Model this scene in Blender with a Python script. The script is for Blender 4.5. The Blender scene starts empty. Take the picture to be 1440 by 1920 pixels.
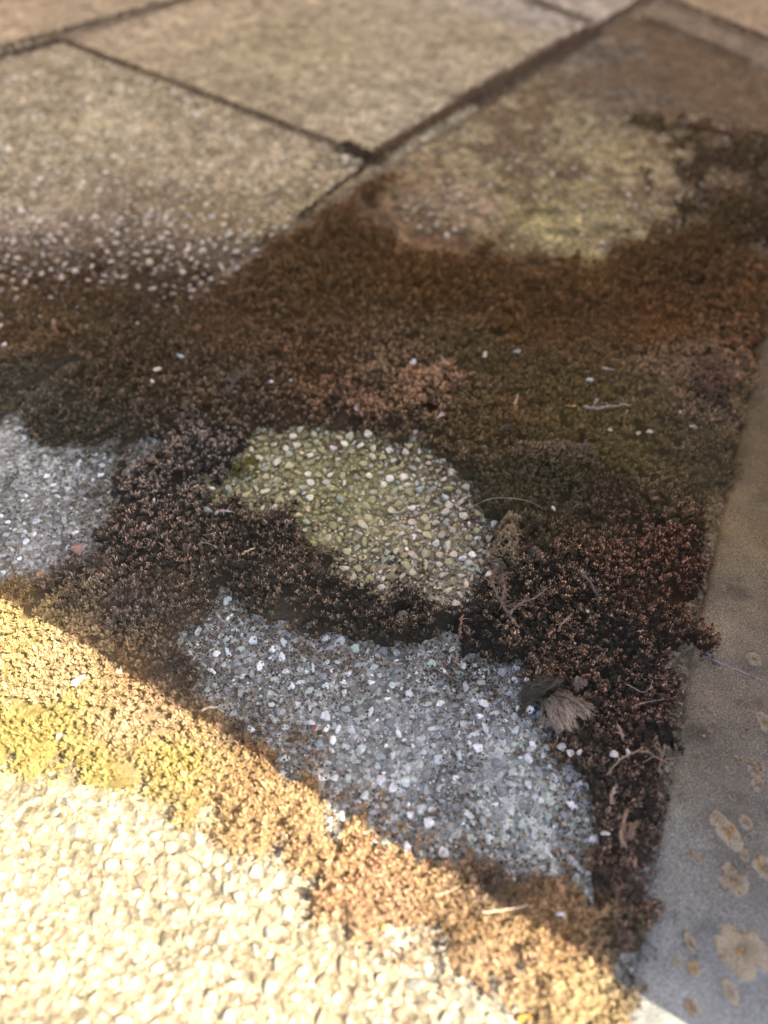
import bpy, math, random
import numpy as np
from mathutils import Vector

random.seed(7)
RNG = np.random.default_rng(11)
R = math.radians
sc = bpy.context.scene
COL = sc.collection

# ------------------------------------------------------------------ camera, sky, sun, exposure
CAM_H, PITCH, VFOV = 0.25, 49.0, 64.0
cam_d = bpy.data.cameras.new('camera')
cam = bpy.data.objects.new('camera', cam_d); COL.objects.link(cam)
cam.location = (0, 0, CAM_H); cam.rotation_euler = (R(90 - PITCH), 0, 0)
cam_d.sensor_fit = 'VERTICAL'; cam_d.sensor_height = 24.0; cam_d.sensor_width = 18.0
cam_d.lens = 12.0 / math.tan(R(VFOV / 2)); cam_d.clip_start = 0.005; cam_d.clip_end = 500
cam_d.dof.use_dof = True; cam_d.dof.focus_distance = 0.292; cam_d.dof.aperture_fstop = 3.9
sc.camera = cam

SUN_AZ = np.array([0.855, -0.518]); SUN_EL = 50.0        # towards the sun, on the ground
w = bpy.data.worlds.new('World'); sc.world = w; w.use_nodes = True
nt = w.node_tree; nt.nodes.clear()
sky = nt.nodes.new('ShaderNodeTexSky'); sky.sky_type = 'NISHITA'; sky.sun_disc = False
sky.dust_density = 4.0; sky.ozone_density = 0.6; sky.sun_elevation = R(SUN_EL); sky.sun_rotation = math.atan2(SUN_AZ[0], SUN_AZ[1])
bg = nt.nodes.new('ShaderNodeBackground'); bg.inputs[1].default_value = 0.095
wo = nt.nodes.new('ShaderNodeOutputWorld')
nt.links.new(sky.outputs[0], bg.inputs[0]); nt.links.new(bg.outputs[0], wo.inputs[0])
sun_d = bpy.data.lights.new('sun', 'SUN'); sun_d.energy = 5.0; sun_d.angle = R(0.18)
sun_d.color = (1.0, 0.85, 0.62)
sun = bpy.data.objects.new('sun', sun_d); COL.objects.link(sun)
sv = Vector((SUN_AZ[0] * math.cos(R(SUN_EL)), SUN_AZ[1] * math.cos(R(SUN_EL)), math.sin(R(SUN_EL))))
sun.rotation_euler = sv.to_track_quat('Z', 'Y').to_euler()
vs = sc.view_settings
vs.view_transform = 'Standard'; vs.look = 'None'; vs.gamma = 1.0; vs.use_curve_mapping = False
vs.exposure = 2.1

# ------------------------------------------------------------------ small maths
_T = math.tan(R(VFOV / 2)); _cp, _sp = math.cos(R(PITCH)), math.sin(R(PITCH))
def g(px, py):
    """point of the ground seen at a spot of the 1440 x 1920 photograph"""
    f = 960 / _T; x = (px - 720) / f; y = (960 - py) / f
    dz = -_sp + y * _cp
    return np.array([x / -dz * CAM_H, (_cp + y * _sp) / -dz * CAM_H])
def gp(pts): return np.array([g(*p) for p in pts])
def depth(x, y): return y * _cp + CAM_H * _sp
def smooth(t): t = np.clip(t, 0, 1); return t * t * (3 - 2 * t)

def _hash(ix, iy, s):
    n = (ix.astype(np.int64) * 374761393 + iy.astype(np.int64) * 668265263 + s * 974634777) & 0x7fffffff
    n = ((n ^ (n >> 13)) * 1274126177) & 0x7fffffff
    n = ((n ^ (n >> 16)) * 1103515245) & 0x7fffffff
    return (n & 0xffffff) / float(0xffffff)
def vnoise(x, y, s=0):
    ix = np.floor(x); iy = np.floor(y); fx = x - ix; fy = y - iy
    ux = fx * fx * (3 - 2 * fx); uy = fy * fy * (3 - 2 * fy)
    a = _hash(ix, iy, s); b = _hash(ix + 1, iy, s); c = _hash(ix, iy + 1, s); d = _hash(ix + 1, iy + 1, s)
    return (a * (1 - ux) + b * ux) * (1 - uy) + (c * (1 - ux) + d * ux) * uy
def fbm(x, y, size, octaves=3, s=0):
    """noise in -1..1 with features of `size` metres"""
    t = 0; a = 1; n = 0; k = 1 / size
    for o in range(octaves):
        t = t + a * (vnoise(x * k + 17.3 * o, y * k - 9.1 * o, s + o) * 2 - 1); n += a; a *= .5; k *= 2.03
    return t / n
def poly_sd(x, y, P):
    """signed distance to a polygon, positive inside"""
    d = np.full(x.shape, 1e9); ins = np.zeros(x.shape, bool); n = len(P)
    for i in range(n):
        ax, ay = P[i]; bx, by = P[(i + 1) % n]
        ex, ey = bx - ax, by - ay; wx, wy = x - ax, y - ay
        t = np.clip((wx * ex + wy * ey) / (ex * ex + ey * ey + 1e-15), 0, 1)
        d = np.minimum(d, np.hypot(wx - t * ex, wy - t * ey))
        if ey != 0:
            c = ((ay <= y) & (by > y)) | ((by <= y) & (ay > y))
            xi = ax + (y - ay) / ey * ex
            ins ^= c & (x < xi)
    return np.where(ins, d, -d)
def blend(x, y, ctrl, power=1.6, eps=0.006):
    """colours set at control spots, blended over the ground"""
    W = np.zeros(x.shape); S = None
    for (px, py), vals in ctrl:
        p = g(px, py); wgt = 1 / (((x - p[0]) ** 2 + (y - p[1]) ** 2 + eps ** 2) ** power)
        v = np.array(vals)
        S = wgt[:, None] * v if S is None else S + wgt[:, None] * v
        W += wgt
    return S / W[:, None]
def lin(c):
    c = np.array(c) / 255.0
    return np.where(c <= .04045, c / 12.92, ((c + .055) / 1.055) ** 2.4)

# ------------------------------------------------------------------ mesh and object helpers
def mesh_np(name, V, F, cols=None, smooth_shade=True, mats=(), mat_idx=None):
    """V (n,3); F list of arrays (k,3) or (k,4); cols (n,3) point colours"""
    me = bpy.data.meshes.new(name)
    F = [f for f in (F if isinstance(F, list) else [F]) if len(f)]
    loops = np.concatenate([f.ravel() for f in F]).astype(np.int32)
    tot = np.concatenate([np.full(len(f), f.shape[1], np.int32) for f in F])
    start = np.concatenate([[0], np.cumsum(tot)[:-1]]).astype(np.int32)
    me.vertices.add(len(V)); me.vertices.foreach_set('co', np.ascontiguousarray(V, np.float32).ravel())
    me.loops.add(len(loops)); me.loops.foreach_set('vertex_index', loops)
    me.polygons.add(len(tot)); me.polygons.foreach_set('loop_start', start); me.polygons.foreach_set('loop_total', tot)
    me.update(calc_edges=True)
    me.polygons.foreach_set('use_smooth', np.full(len(tot), smooth_shade, bool))
    if mat_idx is not None: me.polygons.foreach_set('material_index', mat_idx.astype(np.int32))
    if cols is not None:
        a = me.color_attributes.new('tint', 'FLOAT_COLOR', 'POINT')
        c = np.ones((len(V), 4), np.float32); c[:, :3] = cols; a.data.foreach_set('color', c.ravel())
    for m in mats: me.materials.append(m)
    me.validate(clean_customdata=False)
    return me
def link(name, me, parent=None, loc=None):
    o = bpy.data.objects.new(name, me); COL.objects.link(o)
    if loc is not None: o.location = loc
    if parent: o.parent = parent
    return o
def tag(o, label=None, cat=None, group=None, kind=None):
    if label: o['label'] = label
    if cat: o['category'] = cat
    if group: o['group'] = group
    if kind: o['kind'] = kind
    return o

# ------------------------------------------------------------------ materials
class N:
    def __init__(s, name):
        s.m = bpy.data.materials.new(name); s.m.use_nodes = True; s.t = s.m.node_tree
        s.b = s.t.nodes['Principled BSDF']; s.out = s.t.nodes['Material Output']
        s.b.inputs['Specular IOR Level'].default_value = 0.3
    def n(s, typ, **kw):
        nd = s.t.nodes.new(typ)
        for k, v in kw.items():
            if k.startswith('i_'):
                key = k[2:]; nd.inputs[int(key) if key.isdigit() else key.replace('_', ' ')].default_value = v
            else: setattr(nd, k, v)
        return nd
    def l(s, a, b): s.t.links.new(a, b)
    def coord(s): return s.n('ShaderNodeNewGeometry').outputs['Position']
    def noise(s, scale, detail=3, rough=.6, co=None):
        nd = s.n('ShaderNodeTexNoise', i_Scale=scale, i_Detail=detail, i_Roughness=rough)
        s.l(co or s.coord(), nd.inputs['Vector']); return nd.outputs['Fac']
    def vor(s, scale, out='Color', co=None, feature='F1'):
        nd = s.n('ShaderNodeTexVoronoi', i_Scale=scale); nd.feature = feature
        s.l(co or s.coord(), nd.inputs['Vector']); return nd.outputs[out]
    def ramp(s, fac, stops):
        nd = s.n('ShaderNodeValToRGB'); e = nd.color_ramp.elements
        while len(e) < len(stops): e.new(.5)
        for el, (p, c) in zip(e, stops):
            el.position = p; el.color = tuple(c) + (1,) if hasattr(c, '__len__') else (c, c, c, 1)
        s.l(fac, nd.inputs[0]); return nd.outputs[0]
    def mix(s, a, b, fac=.5, mode='MIX'):
        nd = s.n('ShaderNodeMix', data_type='RGBA', blend_type=mode)
        for v, i in ((fac, 0), (a, 6), (b, 7)):
            if hasattr(v, 'links') or hasattr(v, 'is_linked'): s.l(v, nd.inputs[i])
            elif i == 0: nd.inputs[0].default_value = v
            else: nd.inputs[i].default_value = tuple(v) + (1,)
        return nd.outputs[2]
    def tint(s): return s.n('ShaderNodeVertexColor', layer_name='tint').outputs[0]
    def bump(s, hgt, strength=.5, dist=.001):
        nd = s.n('ShaderNodeBump', i_Strength=strength, i_Distance=dist)
        prev = s.b.inputs['Normal'].links
        if prev: s.l(prev[0].from_socket, nd.inputs['Normal'])
        s.l(hgt, nd.inputs['Height']); s.l(nd.outputs[0], s.b.inputs['Normal'])
    def done(s, col, rough=.85, spec=None):
        s.l(col, s.b.inputs['Base Color'])
        if hasattr(rough, 'links'): s.l(rough, s.b.inputs['Roughness'])
        else: s.b.inputs['Roughness'].default_value = rough
        if spec is not None: s.b.inputs['Specular IOR Level'].default_value = spec
        return s.m

def mat_aggregate():          # worn concrete face: cement, sand and small chippings
    a = N('exposed_aggregate'); t = a.tint()
    sp = a.vor(620); grey = a.n('ShaderNodeSeparateColor'); a.l(sp, grey.inputs[0])
    k = a.ramp(grey.outputs[0], [(0, .45), (.45, .85), (.75, 1.15), (1, 1.75)])
    c = a.mix(t, k, 1.0, 'MULTIPLY')
    k2 = a.ramp(a.noise(1500, 2), [(.3, .62), (.7, 1.38)]); c = a.mix(c, k2, 1.0, 'MULTIPLY')
    k3 = a.ramp(a.noise(75, 4), [(.3, .75), (.7, 1.22)]); c = a.mix(c, k3, 1.0, 'MULTIPLY')
    a.bump(a.vor(620, 'Distance'), .6, .0009); a.bump(a.noise(1700, 3), .5, .0005)
    return a.done(c, .85)
def mat_smooth():             # fine sandy dark concrete
    a = N('sandy_concrete'); t = a.tint()
    k = a.ramp(a.noise(1900, 4, .85), [(.33, .3), (.5, .9), (.67, 2.3)]); c = a.mix(t, k, 1.0, 'MULTIPLY')
    k3 = a.ramp(a.noise(60, 5), [(.3, .78), (.7, 1.2)]); c = a.mix(c, k3, 1.0, 'MULTIPLY')
    a.bump(a.noise(2400, 2, .7), .45, .0004); a.bump(a.noise(420, 3), .35, .0008)
    r = a.ramp(a.noise(90, 3), [(.3, .42), (.7, .62)])
    return a.done(c, r, .25)
def mat_stone():
    a = N('pebble'); t = a.tint()
    k = a.ramp(a.noise(900, 3), [(.3, .7), (.7, 1.25)]); c = a.mix(t, k, 1.0, 'MULTIPLY')
    k2 = a.ramp(a.noise(3200, 2), [(.35, .72), (.65, 1.2)]); c = a.mix(c, k2, 1.0, 'MULTIPLY')
    a.bump(a.noise(1600, 3), .45, .0006)
    return a.done(c, .62, .4)
def mat_moss():
    a = N('moss_leaf'); t = a.tint()
    c = a.mix(t, a.ramp(a.noise(1300, 2), [(.3, .7), (.7, 1.3)]), 1.0, 'MULTIPLY')
    a.done(c, .75, .15)
    tr = a.n('ShaderNodeBsdfTranslucent'); a.l(c, tr.inputs[0])
    ms = a.n('ShaderNodeMixShader', i_0=.35)
    a.l(a.b.outputs[0], ms.inputs[1]); a.l(tr.outputs[0], ms.inputs[2]); a.l(ms.outputs[0], a.out.inputs[0])
    return a.m
def mat_litter(rough=.8):
    a = N('dry_litter'); t = a.tint()
    c = a.mix(t, a.ramp(a.noise(1800, 3), [(.3, .65), (.7, 1.3)]), 1.0, 'MULTIPLY')
    a.bump(a.noise(2500, 3), .5, .0004)
    return a.done(c, rough, .25)
def mat_plain(name, col, scale, rough=.9):
    a = N(name); k = a.ramp(a.noise(scale, 5), [(.3, .7), (.7, 1.3)])
    c = a.mix(col, k, 1.0, 'MULTIPLY'); a.bump(a.noise(scale * 6, 4), .5, .003)
    return a.done(c, rough)
M_AGG, M_SMOOTH, M_STONE, M_MOSS, M_LITTER = mat_aggregate(), mat_smooth(), mat_stone(), mat_moss(), mat_litter()

# ------------------------------------------------------------------ regions on the ground
OUTER = gp([(1196, 1880), (1208, 1760), (1216, 1680), (1256, 1550), (1262, 1450), (1276, 1400), (1286, 1320), (1272, 1268), (1250, 1240),
            (1308, 1215), (1326, 1150), (1326, 1060), (1308, 990), (1330, 945), (1374, 880), (1396, 760), (1432, 640),
            (1470, 545), (1475, 350), (1380, 330), (1290, 390), (1220, 450), (1130, 500), (1000, 495), (900, 455), (810, 450),
            (745, 420), (735, 350), (690, 308), (585, 380), (480, 452), (430, 520), (330, 480), (180, 440), (0, 440), (-140, 440),
            (-140, 2060), (1175, 2060)])
BARE = {
 'green': gp([(405, 925), (440, 880), (500, 812), (600, 800), (690, 832), (790, 838), (850, 890), (905, 960), (915, 1060), (905, 1120),
              (850, 1145), (805, 1140), (770, 1100), (700, 1075), (630, 1055), (585, 1005), (545, 965), (500, 955), (440, 955)]),
 'grey': gp([(350, 1200), (430, 1140), (460, 1165), (560, 1195), (700, 1225), (850, 1240), (955, 1290), (1000, 1370), (1060, 1440), (1110, 1560),
             (1085, 1650), (985, 1605), (860, 1595), (760, 1580), (640, 1530), (560, 1445), (520, 1370), (430, 1320), (375, 1260)]),
 'left': gp([(-160, 800), (50, 800), (110, 840), (200, 845), (290, 832), (230, 880), (180, 960), (150, 1020), (90, 1075), (-160, 1090)]),
 'sunny': gp([(-160, 1440), (60, 1455), (200, 1500), (300, 1545), (400, 1560), (500, 1620), (590, 1700), (680, 1770), (800, 1800), (850, 1850),
              (930, 1880), (1010, 1960), (1010, 2080), (-160, 2080)]),
}
SPARSE = gp([(-200, 380), (0, 385), (200, 395), (380, 395), (470, 455), (500, 480), (440, 560), (330, 575), (180, 560), (0, 570), (-200, 570)])
UPPER = gp([(490, 462), (690, 300), (760, 265), (1000, 230), (1260, 215), (1475, 260), (1475, 480), (1130, 500), (900, 450), (600, 480)])
HOLES = [(1062, 1048, 3.2), (1095, 1038, 2), (1148, 1238, 2.2), (1135, 1262, 2.4), (1160, 1205, 1.8), (905, 860, 3.5), (940, 862, 4), (975, 850, 3), (1120, 885, 3.5),
         (1128, 905, 3), (1048, 775, 3.2), (958, 770, 2.6), (930, 745, 2.8), (1335, 882, 4), (1250, 890, 2.6), (270, 612, 6), (285, 648, 6), (200, 705, 8), (835, 790, 3.5),
         (845, 770, 3), (690, 815, 3.5), (1110, 990, 3), (1180, 985, 3), (1030, 1000, 3.4), (880, 690, 4), (1190, 690, 4), (1320, 690, 5), (395, 862, 2.5),
         (1000, 1085, 2), (1210, 1130, 2), (955, 1075, 2.5), (1165, 830, 3), (1230, 905, 2.6), (1080, 925, 3), (1290, 815, 3), (1150, 748, 2.5), (800, 1650, 2.2), (930, 1890, 2.5), (985, 1820, 2)]
JLINE = (g(490, 460), g(1200, 10))
def line_dist(x, y, a, b):
    d = (b - a) / np.linalg.norm(b - a)
    return (x - a[0]) * -d[1] + (y - a[1]) * d[0]

SP0, SP1 = g(0, 575)[1], g(0, 395)[1]
def moss_sd(x, y, holes=True):
    """metres inside the mat (ragged edge)"""
    rag = fbm(x, y, .022, 3, 3) * .008 + fbm(x, y, .0075, 4, 9) * .013
    sd = poly_sd(x, y, OUTER) + rag * np.where(x > .05, .8, .25) + np.where(x > .05, .001, 0)
    for P in BARE.values(): sd = np.minimum(sd, -poly_sd(x, y, P) + rag)
    q = smooth((y - SP0) / (SP1 - SP0)); left = line_dist(x, y, *JLINE) > -.01
    sd = np.where(left, np.minimum(sd, (fbm(x, y, .007, 3, 57) * .75 + .5 - q) * .012), sd)
    uf = smooth((y - SP0) / .05)
    sd = np.where(left, sd, sd + uf * (fbm(x * .55 + y * .2, y, .022, 4, 58) * .034 + fbm(x, y, .007, 3, 59) * .014))
    if not holes: return sd
    for px, py, r in HOLES:
        c = g(px, py); r = r * .85e-3
        sd = np.minimum(sd, np.hypot((x - c[0]), (y - c[1])) * (1 + .3 * np.sin(3 * np.arctan2(y - c[1], x - c[0]) + px)) - r)
    return sd
def moss_h(x, y, sd):
    hgt = smooth(sd / .011) * (.0058 + fbm(x, y, .026, 3, 21) * .0027) + smooth(sd / .003) * .0012
    hgt = hgt * (1 - .45 * np.maximum(smooth(1 + poly_sd(x, y, BARE['grey']) / .014), smooth(1 + poly_sd(x, y, BARE['left']) / .02)))
    far = smooth((y - .30) / .08); hgt = hgt * (1 - .25 * far)
    sp = smooth(poly_sd(x, y, SPARSE) / .02 + .3); hgt = hgt * (1 - .75 * sp)
    j = line_dist(x, y, *JLINE); hgt = hgt - .003 * np.exp(-(j / .005) ** 2)
    return np.maximum(hgt, .0003)

# ------------------------------------------------------------------ the setting: ground, pavement and its slabs
V = np.array([(-60, -60, -.06), (60, -60, -.06), (60, 60, -.06), (-60, 60, -.06)])
gr = link('ground', mesh_np('ground', V, np.array([[0, 1, 2, 3]]), mats=[mat_plain('soil', (.11, .085, .06), 12)]))
tag(gr, 'brown soil under and around the paving', kind='structure')
pav = link('pavement', None); tag(pav, 'old weathered concrete slab paving with dark mossy joints', kind='structure')
M_BED = mat_plain('joint_soil', (.19, .15, .105), 160)

def slab(corners, res, tintf, level=0.0, mat=None, rough=.0007, edge_r=.0018, label=None, seed=0):
    A, B, C, D = [np.array(c, float) for c in corners]
    nu = max(3, int(max(np.linalg.norm(B - A), np.linalg.norm(C - D)) / res)); nv = max(3, int(max(np.linalg.norm(D - A), np.linalg.norm(C - B)) / res))
    u, v = np.meshgrid(np.linspace(0, 1, nu + 1), np.linspace(0, 1, nv + 1), indexing='ij'); u = u.ravel()[:, None]; v = v.ravel()[:, None]
    P = A * (1 - u) * (1 - v) + B * u * (1 - v) + C * u * v + D * (1 - u) * v
    x, y = P[:, 0], P[:, 1]
    e = np.maximum(poly_sd(x, y, np.array([A, B, C, D])), 0) + fbm(x, y, .02, 3, 31 + seed) * .002
    z = level + fbm(x, y, .006, 3, 41 + seed) * rough + fbm(x, y, .09, 2, 51) * .0008 - edge_r * (1 - smooth(e / (edge_r * 1.6)))
    cols = tintf(x, y)
    n = len(P); idx = np.arange(n).reshape(nu + 1, nv + 1)
    q = np.stack([idx[:-1, :-1], idx[1:, :-1], idx[1:, 1:], idx[:-1, 1:]], -1).reshape(-1, 4)
    ring = np.concatenate([idx[:-1, 0], idx[-1, :-1], idx[::-1, -1][:-1], idx[0, ::-1][:-1]])
    low = np.arange(n, n + len(ring)); rp = np.column_stack([P[ring], np.full(len(ring), -.045)])
    nxt = np.roll(np.arange(len(ring)), -1)
    sk = np.stack([ring, low, low[nxt], ring[nxt]], -1)
    bot = np.array([low[[0, nu, nu + nv, 2 * nu + nv]][::-1]])
    Vv = np.vstack([np.column_stack([P, z]), rp]); cc = np.vstack([cols, cols[ring] * .9])
    ar = (B - A)[0] * (D - A)[1] - (B - A)[1] * (D - A)[0]
    F = [q, sk, bot]
    if ar < 0: F = [f[:, ::-1] for f in F]
    o = link('paving_slab', mesh_np('paving_slab', Vv, F, cc, mats=[mat or M_AGG]), pav)
    if label: o['label'] = label
    return o

AGG_CTRL = [   # cement and film colours of the mossy slab and its neighbours (reflectances)
 ((620, 930), (.18, .17, .075)), ((520, 870), (.19, .17, .085)), ((760, 980), (.20, .175, .105)), ((850, 1060), (.22, .20, .15)), ((470, 930), (.19, .19, .11)),
 ((700, 1300), (.20, .215, .215)), ((800, 1420), (.23, .25, .26)), ((500, 1250), (.20, .215, .22)), ((980, 1500), (.23, .26, .26)),
 ((60, 900), (.25, .26, .245)), ((90, 1020), (.20, .205, .20)), ((240, 850), (.12, .12, .105)),
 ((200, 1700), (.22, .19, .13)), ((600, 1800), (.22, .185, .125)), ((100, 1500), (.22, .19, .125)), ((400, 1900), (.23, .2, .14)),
 ((1000, 360), (.29, .245, .115)), ((880, 290), (.30, .25, .14)), ((700, 420), (.16, .10, .05)), ((1150, 300), (.28, .23, .12)), ((1350, 380), (.12, .085, .05)), ((1250, 420), (.22, .17, .09)), ((1150, 420), (.30, .25, .13)),
 ((1200, 200), (.13, .105, .075)), ((1150, 120), (.12, .10, .075)), ((1380, 200), (.20, .155, .10)), ((1050, 430), (.32, .28, .125)), ((850, 390), (.29, .22, .14)),
 ((700, 600), (.08, .055, .035)), ((1000, 505), (.15, .095, .045)), ((850, 475), (.15, .09, .045)), ((1150, 525), (.15, .095, .045)), ((760, 330), (.22, .16, .09)), ((1250, 330), (.26, .21, .12)), ((1400, 300), (.2, .155, .09)), ((1060, 250), (.27, .23, .13)), ((1100, 600), (.08, .055, .035)), ((1250, 150), (.12, .1, .075)), ((1330, 280), (.24, .19, .11)), ((960, 240), (.26, .215, .13))]
def tint_agg(x, y):
    xs = x + fbm(x, y, .03, 3, 71) * .014; ys = y + fbm(x, y, .03, 3, 77) * .018
    c = blend(xs, ys, AGG_CTRL)
    uf = smooth((y - .38) / .06)
    c = c * (1 + (.3 + .2 * uf) * fbm(x, y, .012, 4, 61) + .7 * uf * fbm(x, y, .005, 2, 68))[:, None]
    c = c * (1 - .15 * uf)[:, None]
    bm_ = (uf * smooth((fbm(x, y, .028, 5, 63) + .5 * fbm(x, y, .007, 3, 67) + .9 * smooth((x - g(1180, 350)[0]) / .12) - .02) / .5) * .85)[:, None]
    c = c * (1 - bm_) + np.array((.105, .07, .038)) * bm_
    m = smooth(1.15 + line_dist(x, y, EL[1], EL[0]) * -1 / .012)[:, None]
    return c * (1 - m) + tint_dark(x, y) * m
EL = (g(1408, 640), g(1176, 1850))
def tint_tan(x, y):
    c = blend(x, y, [((200, 250), (.42, .36, .225)), ((80, 400), (.36, .30, .20)), ((500, 330), (.43, .36, .23)), ((400, 420), (.24, .19, .10)), ((600, 380), (.26, .21, .11)),
                     ((150, 440), (.18, .14, .095)), ((350, 440), (.17, .135, .085)), ((60, 490), (.08, .06, .042)), ((60, 590), (.055, .042, .03)), ((200, 600), (.055, .042, .03)), ((330, 570), (.055, .042, .03)), ((30, 680), (.055, .042, .03)), ((200, 490), (.08, .06, .042)), ((330, 500), (.08, .06, .042)), ((430, 490), (.10, .075, .05)), ((100, 540), (.06, .045, .03)), ((300, 540), (.06, .045, .03)), ((20, 440), (.18, .14, .095)), ((560, 100), (.33, .288, .178)), ((900, 60), (.31, .268, .18)), ((850, 130), (.36, .312, .215)), ((750, 220), (.42, .37, .255)), ((300, 30), (.36, .3, .2)),
                     ((150, 30), (.33, .27, .18)), ((60, 30), (.38, .3, .2)), ((450, 300), (.41, .34, .22)), ((1000, 20), (.37, .34, .29))], eps=.02)
    return .85 * c * (1 + .26 * fbm(x, y, .03, 4, 62) + .5 * fbm(x, y, .006, 2, 64))[:, None]
def tint_dark(x, y):
    xs = x + fbm(x, y, .02, 3, 73) * .01
    c = blend(xs, y, [((1400, 850), (.10, .07, .035)), ((1400, 1000), (.135, .10, .055)), ((1380, 1120), (.165, .13, .095)), ((1340, 1050), (.14, .11, .07)), ((1430, 700), (.08, .058, .032)), ((1340, 1200), (.15, .12, .09)),
                     ((1300, 1300), (.155, .13, .105)), ((1350, 1450), (.125, .112, .10)), ((1280, 1600), (.155, .158, .165)), ((1400, 1250), (.14, .12, .105)),
                     ((1400, 1550), (.14, .132, .125)), ((1260, 1800), (.165, .175, .195)), ((1400, 1850), (.165, .175, .2)), ((1250, 1480), (.15, .135, .115))], eps=.012)  # bluish sky reflection painted into the spots nearest the camera
    blot = smooth((fbm(x, y, .007, 3, 82) - .38) / .15)
    return c * np.array((1, 1.04, .97)) * (1 + .3 * fbm(x, y, .02, 4, 65) - .35 * blot)[:, None]

J2a, J2b = JLINE; dj = (J2b - J2a) / np.linalg.norm(J2b - J2a); nj = np.array([-dj[1], dj[0]])   # nj points up-left
J1a, J1b = g(115, 75), g(702, 302); d1 = (J1b - J1a) / np.linalg.norm(J1b - J1a)
Ea, Eb = g(1408, 640), g(1176, 1850); de = (Ea - Eb) / np.linalg.norm(Ea - Eb); ne = np.array([de[1], -de[0]])
J3a, J3b = g(0, 108), g(350, 0); d3 = (J3b - J3a) / np.linalg.norm(J3b - J3a)
J4a, J4b = g(1230, 0), g(1440, 80); d4 = (J4b - J4a) / np.linalg.norm(J4b - J4a)
F1a, F1b = g(1200, 36), g(1400, 118); dF = (F1b - F1a) / np.linalg.norm(F1b - F1a)
def meet(p, d, q, e):
    k = np.linalg.solve(np.array([d, -e]).T, q - p); return p + d * k[0]
jw = .0008                                            # half a joint
# the mossy slab: between the long joint, the far joint and the right-hand edge
b_far_l = meet(J2a - nj * jw, dj, F1a, dF); b_far_r = meet(F1a, dF, Ea, de)
b_near_l = J2a - nj * jw - dj * .52; b_near_r = Eb - de * .22 + ne * .006; b_far_r = b_far_r + ne * .006
slab([b_near_l, b_near_r, b_far_r, b_far_l], .0021, tint_agg, seed=1, label='mossy exposed-aggregate slab with bare pebbly patches')
# slabs up left of the long joint
a_l = J2a + nj * jw
a1_c = meet(a_l, dj, J1a - nj * 0, d1)
J3i = meet(J3a, d3, J1a, d1)
off3 = np.array([d3[1], -d3[0]]) * .004
e1 = np.array([-d1[1], d1[0]])
slab([a_l - dj * .52, a1_c - dj * jw * 1.2, meet(J1a - e1 * jw, d1, J3a + off3, d3), a_l - dj * .52 + nj * .36], .0032, tint_tan, seed=2, label='tan pebbly slab in the upper left')
a2_far_r = meet(a_l, dj, g(1000, 5), g(1100, 42) - g(1000, 5)); dA = g(1100, 42) - g(1000, 5); dA = dA / np.linalg.norm(dA)
a2_far_l = meet(J3a + off3, d3, g(1000, 5), dA)
slab([a1_c + dj * jw * 1.2, a2_far_r - dj * jw, a2_far_l - d3 * jw, meet(J1a + e1 * jw, d1, J3a + off3, d3)], .0032, tint_tan, seed=3, label='smoother tan slab at the top')
slab([a2_far_r + dj * .003, a2_far_r + dj * .4, a2_far_l + dj * .4, a2_far_l + d3 * .003], .008, tint_tan, seed=4)
# thin strip and slabs behind the upper-left joint
n3 = np.array([-d3[1], d3[0]])
slab([J3a - d3 * .5 + n3 * .000, J3a + d3 * .08 + n3 * .003, J3a + d3 * .08 + n3 * .006, J3a - d3 * .5 + n3 * .007], .006, tint_tan, seed=5, edge_r=.002, level=-.001, label='narrow filler strip in the joint')
slab([J3a - d3 * .5 + n3 * .012, J3a + d3 * .9 + n3 * .010, J3a + d3 * .9 + n3 * .45, J3a - d3 * .5 + n3 * .45], .007, tint_tan, seed=6)
# far right: narrow strip, then the next slab
nF = np.array([-dF[1], dF[0]])
slab([F1a + nF * .003, F1a + dF * .5 + nF * .003, J4a + d4 * .5 - np.array([-d4[1], d4[0]]) * .002, J4a - np.array([-d4[1], d4[0]]) * .002], .006,
     lambda x, y: np.tile((.17, .135, .095), (len(x), 1)) * (1 + .3 * fbm(x, y, .02, 3, 5))[:, None], seed=7, edge_r=.002)
n4 = np.array([-d4[1], d4[0]])
slab([J4a + n4 * .003 - d4 * .02, J4a + d4 * .6 + n4 * .003, J4a + d4 * .6 + n4 * .5, J4a + n4 * .5 - d4 * .02], .008, lambda x, y: np.tile((.26, .20, .13), (len(x), 1)) * (1 + .3 * fbm(x, y, .02, 3, 5))[:, None], seed=8)
# smooth dark slabs along the right-hand edge
Ca, Cb = g(1240, 1226), g(1440, 1286); dC = (Cb - Ca) / np.linalg.norm(Cb - Ca)
c0 = Eb - de * .22 + ne * .0001; cm = meet(c0, de, Ca, dC); c1 = b_far_r + ne * .0001; nC = np.array([-dC[1], dC[0]])
slab([c0, c0 + ne * .45, cm + dC * .46 + nC * .005, cm + nC * .005], .0022, tint_dark, level=.0010, mat=M_SMOOTH, rough=.00025, edge_r=.0016, seed=9, label='smooth dark sandy slab with tan lichen patches')
slab([cm + nC * .0001, cm + dC * .46 + nC * .0001, c1 + ne * .45, c1], .0022, tint_dark, level=.0013, mat=M_SMOOTH, rough=.0006, edge_r=.0016, seed=10, label='brown worn slab beside the moss')
# soil bed seen in the joints
bx = np.array([(-1.3, -.8), (1.4, -.8), (1.4, 2.0), (-1.3, 2.0)])
bed = link('joint_bedding', mesh_np('joint_bedding', np.column_stack([bx, np.full(4, -.0016)]), np.array([[0, 1, 2, 3]]), mats=[M_BED]), pav)

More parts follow.
